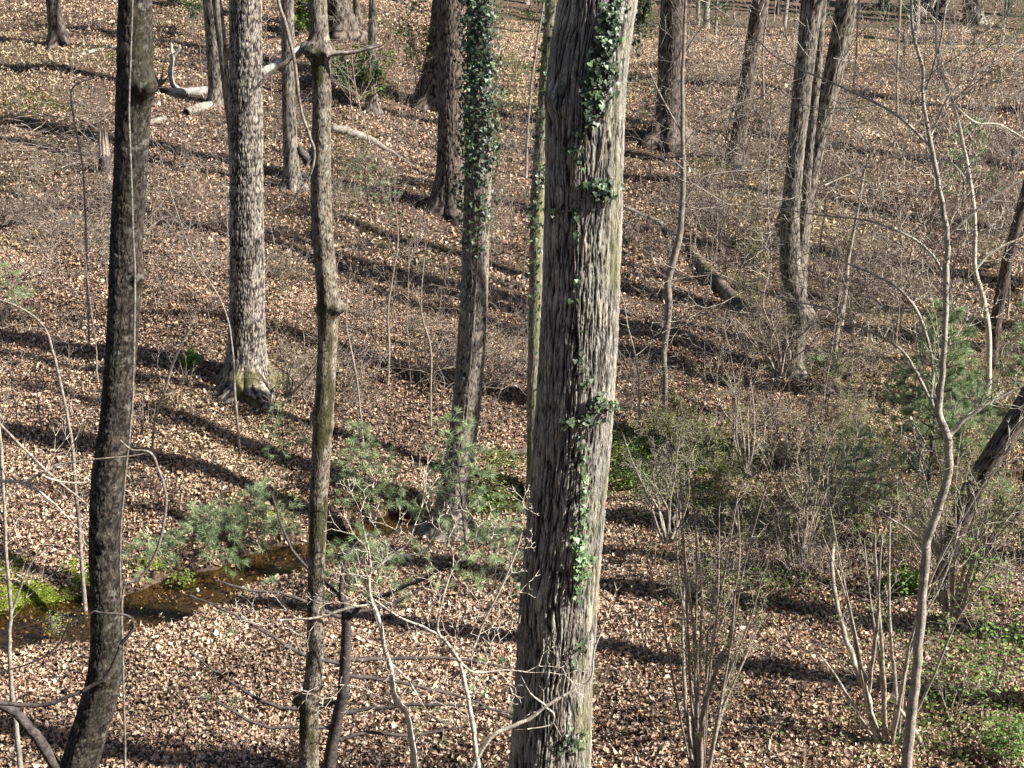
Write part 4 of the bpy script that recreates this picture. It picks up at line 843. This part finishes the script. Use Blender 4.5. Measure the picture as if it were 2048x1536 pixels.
pine('shaded evergreen at the foot of the wide trunk in shade', 1322, 270, 3.0, 19, .3, 7, dens=.9, wd=.011)
# dark dead-limbed pine of the foreground
D0 = 17.3; p = at(655, 1590, D0); zb = float(H(p[0], D0)); root = thing('white_pine', 'dark slender pine with long bare horizontal limbs, right of the mossy trunk foot', 'pine', (p[0], D0, zb)); mb = MB()
Q, _ = px_tube(mb, [(650, 1600, 27), (668, 1480, 26), (684, 1390, 24), (692, 1300, 22), (692, 1220, 18), (682, 1185, 12), (690, 1120, 6)], D0, 9); mb.build('trunk', M_dkb, root); tf = []
rp = random.Random(8)
for sp in [[(695, 1240, 11), (730, 1205, 10), (780, 1185, 9), (850, 1155, 7), (900, 1125, 4)], [(690, 1225, 9), (740, 1220, 8), (800, 1200, 7), (860, 1165, 5)], [(692, 1320, 10), (760, 1318, 9), (850, 1315, 7), (940, 1320, 6), (1020, 1338, 4)], [(690, 1350, 9), (760, 1358, 8), (840, 1375, 7), (930, 1395, 5), (1010, 1430, 3)], [(688, 1425, 10), (760, 1415, 9), (850, 1410, 7), (960, 1415, 5), (1030, 1430, 3)], [(680, 1480, 9), (740, 1465, 8), (830, 1470, 6), (940, 1450, 4)],
           [(690, 1235, 9), (640, 1220, 9), (580, 1190, 7), (500, 1180, 5), (430, 1160, 3)], [(688, 1330, 9), (610, 1310, 9), (540, 1270, 7), (470, 1230, 5), (380, 1190, 3)], [(684, 1400, 9), (600, 1420, 8), (520, 1400, 7), (440, 1350, 5), (360, 1290, 3)], [(676, 1455, 8), (600, 1455, 7), (520, 1450, 6), (430, 1400, 4)], [(690, 1110, 4), (740, 1070, 4), (800, 1110, 4), (860, 1100, 3)], [(692, 1200, 7), (600, 1120, 6), (560, 1040, 5), (545, 985, 3)]]:
    mb = MB(); dy = rp.uniform(-.5, .5); sp = [(q[0], q[1], q[2], D0+dy*i*.5) for i, q in enumerate(sp)]; Q, _ = px_tube(mb, sp, D0, 6, jit=.006)
    for i in range(3, len(Q)):
        if rp.random() < .75:
            t = nrm(Q[i]-Q[i-1]); s, sd = wander(Q[i], nrm(t+perp(t, rp)*.8), rp.uniform(.12, .45), rp, 4, .15, .02); mb.tube(s, np.linspace(.004, .0018, 4), 3)
            if i > 5 and rp.random() < .4: tf.append((s[-1], sd))
            if rp.random() < .5: s2, sd = wander(s[2], nrm(sd+perp(sd, rp)), .18, rp, 3, .15, .02); mb.tube(s2, [.003, .002, .0015], 3)
            if i > 8 and rp.random() < .35: tf.append((s2[-1] if 's2' in dir() else s[-1], sd))
    mb.build('branch', M_dkb, root)
needles(tf, root, rp, 40, .13, .004)

# ---------------------------------------------------------------- green shrubs, herbs and moss
def leafy(label, u, v, hgt, seed, pal, size, stems_n=8, spread=.5, each=3, D=None, name='leafy_shrub', wid=.4, sp=.09, lev=2):
    r = random.Random(seed); p = ground(u, v)
    if D: p = at(u, v, D); p[2] = float(H(p[0], D))
    root = thing(name, label, 'shrub', p); mb = MB(); tips = []
    for k in range(stems_n):
        a = r.uniform(0, 6.28); e = r.uniform(0, spread); grow(mb, p-(0, 0, .05), (math.cos(a)*e, math.sin(a)*e, 1), hgt*r.uniform(.7, 1.1), .004+hgt*.003, lev, r, (4, 6), (30, 60), .42, .1, .02, tips)
    mb.build('stems', M_twg2, root); leaves_on(tips, each, sp, size, pal, M_green, root, r, wid=wid, detail=size > .04 and hgt < 3); return root
HOL = ((.05, .10, .02), (.12, .18, .03), (.20, .25, .05), (.03, .06, .02))
leafy('yellow-green evergreen holly beside the dark leaning trunk at the top', 838, 215, 4.6, 1, HOL, .14, 7, .25, 4, wid=.3)
leafy('dark green evergreen shrub by the narrow grey trunk at the top', 715, 215, 2.6, 2, ((.03, .07, .02), (.07, .12, .03), (.12, .17, .04)), .15, 9, .9, 4, wid=.3)
leafy('low bright green shrub left of the narrow grey trunk', 665, 180, 1.6, 3, HOL, .15, 7, 1.0, 4, wid=.3)
leafy('green shrub at the top between the slim trunk and the mossy trunk', 602, 75, 1.8, 4, HOL, .16, 7, .8, 4, wid=.3)
leafy('dark evergreen shrub at the top left of the leaning grey trunk', 385, 75, 2.6, 5, ((.04, .07, .02), (.08, .12, .03)), .14, 6, .6, 2, wid=.3)
leafy('thin yellow-green leafed bush left of the slim ivy-dotted trunk', 1035, 185, 2.2, 6, ((.20, .24, .07), (.14, .18, .05)), .09, 6, .8, 2)
leafy('fresh green leafy shrub in the lower right corner, tallest green one', 1985, 1400, 2.7, 7, ((.16, .27, .05), (.11, .20, .04), (.22, .33, .08)), .062, 8, .75, 2, wid=.45)
leafy('fresh green leafy shrub right of the Y-forked young tree foot', 1905, 1450, 1.9, 8, ((.16, .27, .05), (.11, .20, .04), (.2, .3, .08)), .055, 6, .8, 1, wid=.45)
leafy('low leafy green plant at the bottom right corner', 2010, 1530, .9, 9, ((.2, .3, .08), (.11, .20, .04)), .055, 7, .9, 2, wid=.45)
leafy('tiny bright green seedling in the shadow left of the plated oak', 380, 735, .45, 10, ((.25, .38, .06), (.18, .3, .05)), .09, 6, .9, 2, name='green_seedling')
leafy('small green seedling left of the Y-forked young tree', 1806, 1185, .5, 11, ((.2, .36, .06), (.15, .28, .05)), .07, 5, .7, 2, name='green_seedling')
leafy('small green seedling on the stream bank right of the leftmost trunk', 365, 1178, .35, 12, ((.22, .3, .06),), .05, 5, .8, 1, name='green_seedling')
leafy('sprig of tiny leaves on the near bank left of the leftmost trunk', 110, 1285, .7, 13, ((.24, .3, .08),), .04, 4, .5, 1, name='green_seedling')
# evergreens behind the crest
CON = ((.035, .065, .025), (.06, .10, .035), (.09, .14, .05))
for i, (x, y, h) in enumerate([(2, 93, 6), (8, 90, 4), (30, 88, 7), (34, 92, 9), (38, 86, 6), (26, 97, 8), (20, 95, 6), (14, 99, 7), (32, 80, 4), (42, 96, 9), (-3, 98, 6), (9.5, 104, 8)]):
    p = onground(x, y); r = random.Random(300+i); root = thing('evergreen_tree', 'green evergreen beyond the crest of the slope at the top right', 'tree', p, 'evergreens beyond the crest'); mb = MB(); mb.tube([p-(0, 0, .2), p+(0, 0, h)], [.12, .02], 6); mb.build('trunk', M_dark if False else M_br, root)
    tips = [(p+np.array((r.gauss(0, .16), r.gauss(0, .16), 0))*h*(1.05-f)*1.1+(0, 0, h*f), None, 0) for f in [r.uniform(.02, 1) for _ in range(420)]]
    leaves_on(tips, 5, .16, .2, CON, M_green, root, r, 'crown', wid=.3)
def patch(name, label, cat, ells, size, pal, n, wid=.35, tilt=.5, up=.03, detail=False, mt=None):
    P = []; r = random.Random(len(ells)+n)
    for (u, v, su, sv, k) in ells:
        m = int(n*k); P.append(ground_many(u+rng.normal(0, su*.5, m), v+rng.normal(0, sv*.5, m)))
    P = np.concatenate(P); P[:, 2] += rng.uniform(.01, up, len(P)); m = len(P); pl = np.array(pal); c = pl[rng.integers(0, len(pl), m)]*rng.uniform(.6, 1.3, (m, 1))
    o = leaf_mesh(name, P, size*rng.uniform(.5, 1.4, m), rng.uniform(0, 6.28, m), rng.uniform(0, 6.28, m), np.abs(rng.normal(0, tilt, m)), mt or M_green, c, wid=wid, detail=detail)
    o['label'] = label; o['category'] = cat; return kind(o, 'stuff')
_g = ground
MS = 1
patch('moss', 'bright green moss on the stream banks', 'moss', [(20, 1140, 40, 22, 1.2), (70, 1190, 60, 18, 1.6), (15, 1200, 30, 20, .6), (150, 1135, 26, 12, .5), (165, 1165, 16, 10, .4), (290, 1130, 40, 14, .4), (545, 1035, 22, 10, .5), (560, 1000, 40, 14, .3)], .05, ((.32, .42, .05), (.42, .48, .08), (.20, .27, .04)), 5600, .4, .5, .05)
patch('ground_cover', 'low green creeping plants in the hollow and at the lower right', 'ground cover', [(1290, 900, 60, 30, 1.8), (1260, 950, 50, 50, 1.0), (1330, 940, 90, 50, 1.6), (1440, 900, 80, 30, .5), (980, 1010, 60, 50, .6), (1000, 940, 50, 30, .3), (1950, 1350, 200, 190, .75), (1850, 1480, 240, 90, .35), (1500, 1180, 160, 60, .5), (1700, 900, 140, 60, .5), (1420, 1010, 180, 60, .8), (1950, 1000, 120, 80, .5), (1350, 860, 100, 20, .3)], .06, ((.12, .2, .04), (.18, .26, .06), (.22, .26, .09), (.08, .13, .03)), 2600, .4, .7, .4)
patch('dry_grass', 'short yellowish grass growing through the leaves', 'grass', [(60, 210, 120, 40, 1), (250, 120, 120, 50, .8), (1340, 60, 200, 50, .6), (1560, 380, 140, 80, .5), (1420, 330, 60, 30, .5), (1740, 880, 60, 20, .5), (500, 780, 26, 10, .6), (880, 560, 120, 60, .3), (700, 350, 80, 60, .4), (110, 300, 100, 30, .3), (720, 300, 60, 60, .5), (1650, 100, 160, 60, .4)], .11, ((.36, .32, .12), (.28, .26, .09), (.2, .22, .07)), 3600, .14, 1.1, .08)

# ---------------------------------------------------------------- fallen wood
def log(label, spec, m=M_log, lift=.6, name='fallen_log', limbs_=(), sides=12, cat='log'):
    P = [_g(u, v) for u, v, wd in spec]; D0 = P[0]; root = thing(name, label, cat, D0); mb = MB(); rr = []
    for q, (u, v, wd) in zip(P, spec): rr.append(wd/2/FPX*(q[1]*math.cos(PITCH)+(CZ-q[2])*math.sin(PITCH)))
    P = np.array(P); P[:, 2] += np.array(rr)*lift; tt = np.linspace(0, len(P)-1, (len(P)-1)*6+1); Q = np.stack([np.interp(tt, range(len(P)), P[:, i]) for i in range(3)], -1)+rng.normal(0, .012, (len(tt), 3)); r2 = np.interp(tt, range(len(P)), rr)*(1+rng.normal(0, .06, len(tt)))
    mb.tube(np.vstack([Q[0]-(Q[1]-Q[0])*.02, Q]), np.concatenate([[r2[0]*.8], r2]), sides); e = mb; o = mb.build('log', m, root)
    for sp in limbs_:
        mb = MB(); px_tube(mb, sp, D0[1] if len(sp[0]) < 4 else 0, 7); mb.build('limb', m, root)
    return root
d_ = _g(375, 190)[1]
log('white barkless fallen log with an upright forked limb, upper left slope', [(335, 188, 13), (375, 190, 18), (428, 187, 20)], M_white, limbs_=[[(362, 182, 12, d_), (345, 168, 11, d_), (341, 140, 10, d_), (346, 112, 9, d_), (341, 85, 4, d_+.1)], [(344, 118, 5, d_), (360, 96, 5, d_), (358, 90, 3, d_)]])
log('short grey log section at the foot of the leaning grey trunk', [(373, 232, 20), (400, 222, 22), (428, 215, 18)], M_log)
log('small pale log just right of the leftmost trunk on the slope', [(296, 250, 12), (330, 240, 11)], M_log)
log('mossy fallen log slanting down toward the forked grey trunk', [(1375, 500, 16), (1410, 545, 26), (1450, 590, 28), (1500, 635, 26), (1560, 670, 20)], M_mlog)
log('rotting grey log above the thin pine seedling', [(664, 262, 18), (700, 272, 20), (740, 285, 16), (800, 318, 9), (850, 350, 6)], M_log)
log('leaning pale dead branch behind the slim straight trunk', [(522, 152, 16), (560, 130, 14), (600, 100, 10)], M_white)
log('half-buried mossy log on the right-hand stream bank', [(1560, 690, 18), (1640, 730, 20), (1700, 760, 18)], M_mlog)
log('dark wet log lying beside the stream behind the ivy-clad trunk', [(955, 905, 14), (1010, 912, 16), (1060, 905, 12)], M_mlog)
log('short broken log piece in the dark hollow right of the massive trunk', [(1405, 912, 10), (1422, 940, 14)], M_log)
log('long thin fallen pole on the slope above the right-hand brush', [(1250, 420, 10), (1320, 450, 12), (1390, 520, 9)], M_log)
log('thin pale fallen branch at the upper left, below the dark short trunk', [(160, 112, 6), (190, 103, 7), (228, 95, 6)], M_white)
log('dark fallen pole crossing the upper right slope', [(1730, 78, 8), (1850, 92, 10), (1960, 88, 9)], M_mlog)
# ragged stump
g = _g(212, 342); root = thing('tree_stump', 'ragged reddish stump with vertical splinters, left of the dark knotted trunk', 'stump', g); mb = MB(); r = random.Random(3)
mb.tube([g-(0, 0, .2), g+(0, 0, .15), g+(0, 0, .5), g+(.02, 0, .8)], [.32, .26, .2, .14], 14); mb.build('trunk', M_dkb, root)
for k in range(9):
    a = k*.7; q = g+np.array((math.cos(a)*.13, math.sin(a)*.13, .5)); mb = MB(); mb.tube([q, q+(0, 0, r.uniform(.3, .7)), q+(.02, 0, r.uniform(.8, 1.5))], [.07, .05, .008], 6); mb.build('splinter', M_twg2, root)
g = _g(318, 186); root = thing('root_plate', 'dark upturned root plate at the end of the white log', 'root plate', g); mb = MB()
for k in range(26): a = r.uniform(0, 6.28); pts, _ = wander(g+(0, 0, .25), (math.cos(a), r.gauss(0, .4), math.sin(a)), r.uniform(.3, .9), r, 5, .25, 0); mb.tube(pts, np.linspace(.07, .012, 5), 5)
mb.build('roots', M_mlog, root)
mb = MB()
for k in range(150):
    g = _g(r.gauss(100, 80), r.gauss(290, 32)); a = r.gauss(0, .45)+(3.14 if k % 2 else 0); pts, _ = wander(g+(0, 0, r.uniform(.05, .5)), (math.cos(a), math.sin(a), r.gauss(0, .12)), r.uniform(.7, 2.6), r, 7, .24, 0); pts = np.array(pts); pts[:, 2] = np.maximum(pts[:, 2], H(pts[:, 0], pts[:, 1])+.02); mb.tube(pts, np.linspace(r.uniform(.008, .022), .004, 7), 4)
o = mb.build('brush_pile', M_twg2); o['label'] = 'heap of cut pale branches and sticks at the upper left'; o['category'] = 'brush pile'; kind(o, 'stuff')

# ---------------------------------------------------------------- say beside which trunk each repeated plant stands
def to_px(p):
    x, y, z = p[0], p[1], p[2]-CZ; f = y*math.cos(PITCH)-z*math.sin(PITCH); return 1024+FPX*x/f, 768-FPX*(z*math.cos(PITCH)+y*math.sin(PITCH))/f
MARK = [('leftmost knotted trunk', 250), ('plated oak', 493), ('mossy knobby trunk', 645), ('ivy-coated trunk', 935), ('massive trunk', 1160), ('slim crooked sapling', 1340), ('forked grey trunk', 1590), ('Y-forked young tree', 1885)]
KIND = {'bare saplings on the right-hand slope': 'bare sapling', 'bare saplings on the left-hand slope': 'short bare sapling', 'bare saplings in the middle of the slope': 'slender bare sapling', 'bare shrubs in the right half': 'twiggy bare shrub', 'low bare shrubs in the left half': 'low bare shrub', 'bramble tangles on the slope': 'bramble tangle', 'tall bare saplings on the right-hand slope': 'tall bare sapling', 'evergreens beyond the crest': 'green evergreen tree', 'x': 'x'}
for o in list(C.objects):
    g = o.get('group')
    if g in KIND:
        u, v = to_px(o.location); nm, mx = min(MARK, key=lambda q: abs(q[1]-u)); side = 'left' if u < mx else 'right'
        far_ = ['near the hilltop', 'high on the slope', 'halfway up the slope', 'low on the slope', 'near the stream', 'in the near hollow', 'at the picture bottom'][int(min(max(v-60, 0)//150, 6))]
        size = ['small', 'medium', 'large'][0 if o.scale[0] < .9 else (1 if o.scale[0] < 1.12 else 2)]
        o['label'] = '%s %s %s, just %s of the %s' % (size, KIND[g], far_, side, nm)
same = {}
for o in C.objects:
    if o.get('group') in KIND: same.setdefault(o['label'], []).append(o)
for lb, L in same.items():
    if 1 < len(L) <= 3:
        L.sort(key=lambda o: to_px(o.location)[0])
        for o, wd in zip(L, ['left one', 'right one'] if len(L) == 2 else ['left one', 'middle one', 'right one']):
            if len((lb+' '+wd).split()) <= 16: o['label'] = lb+', '+wd
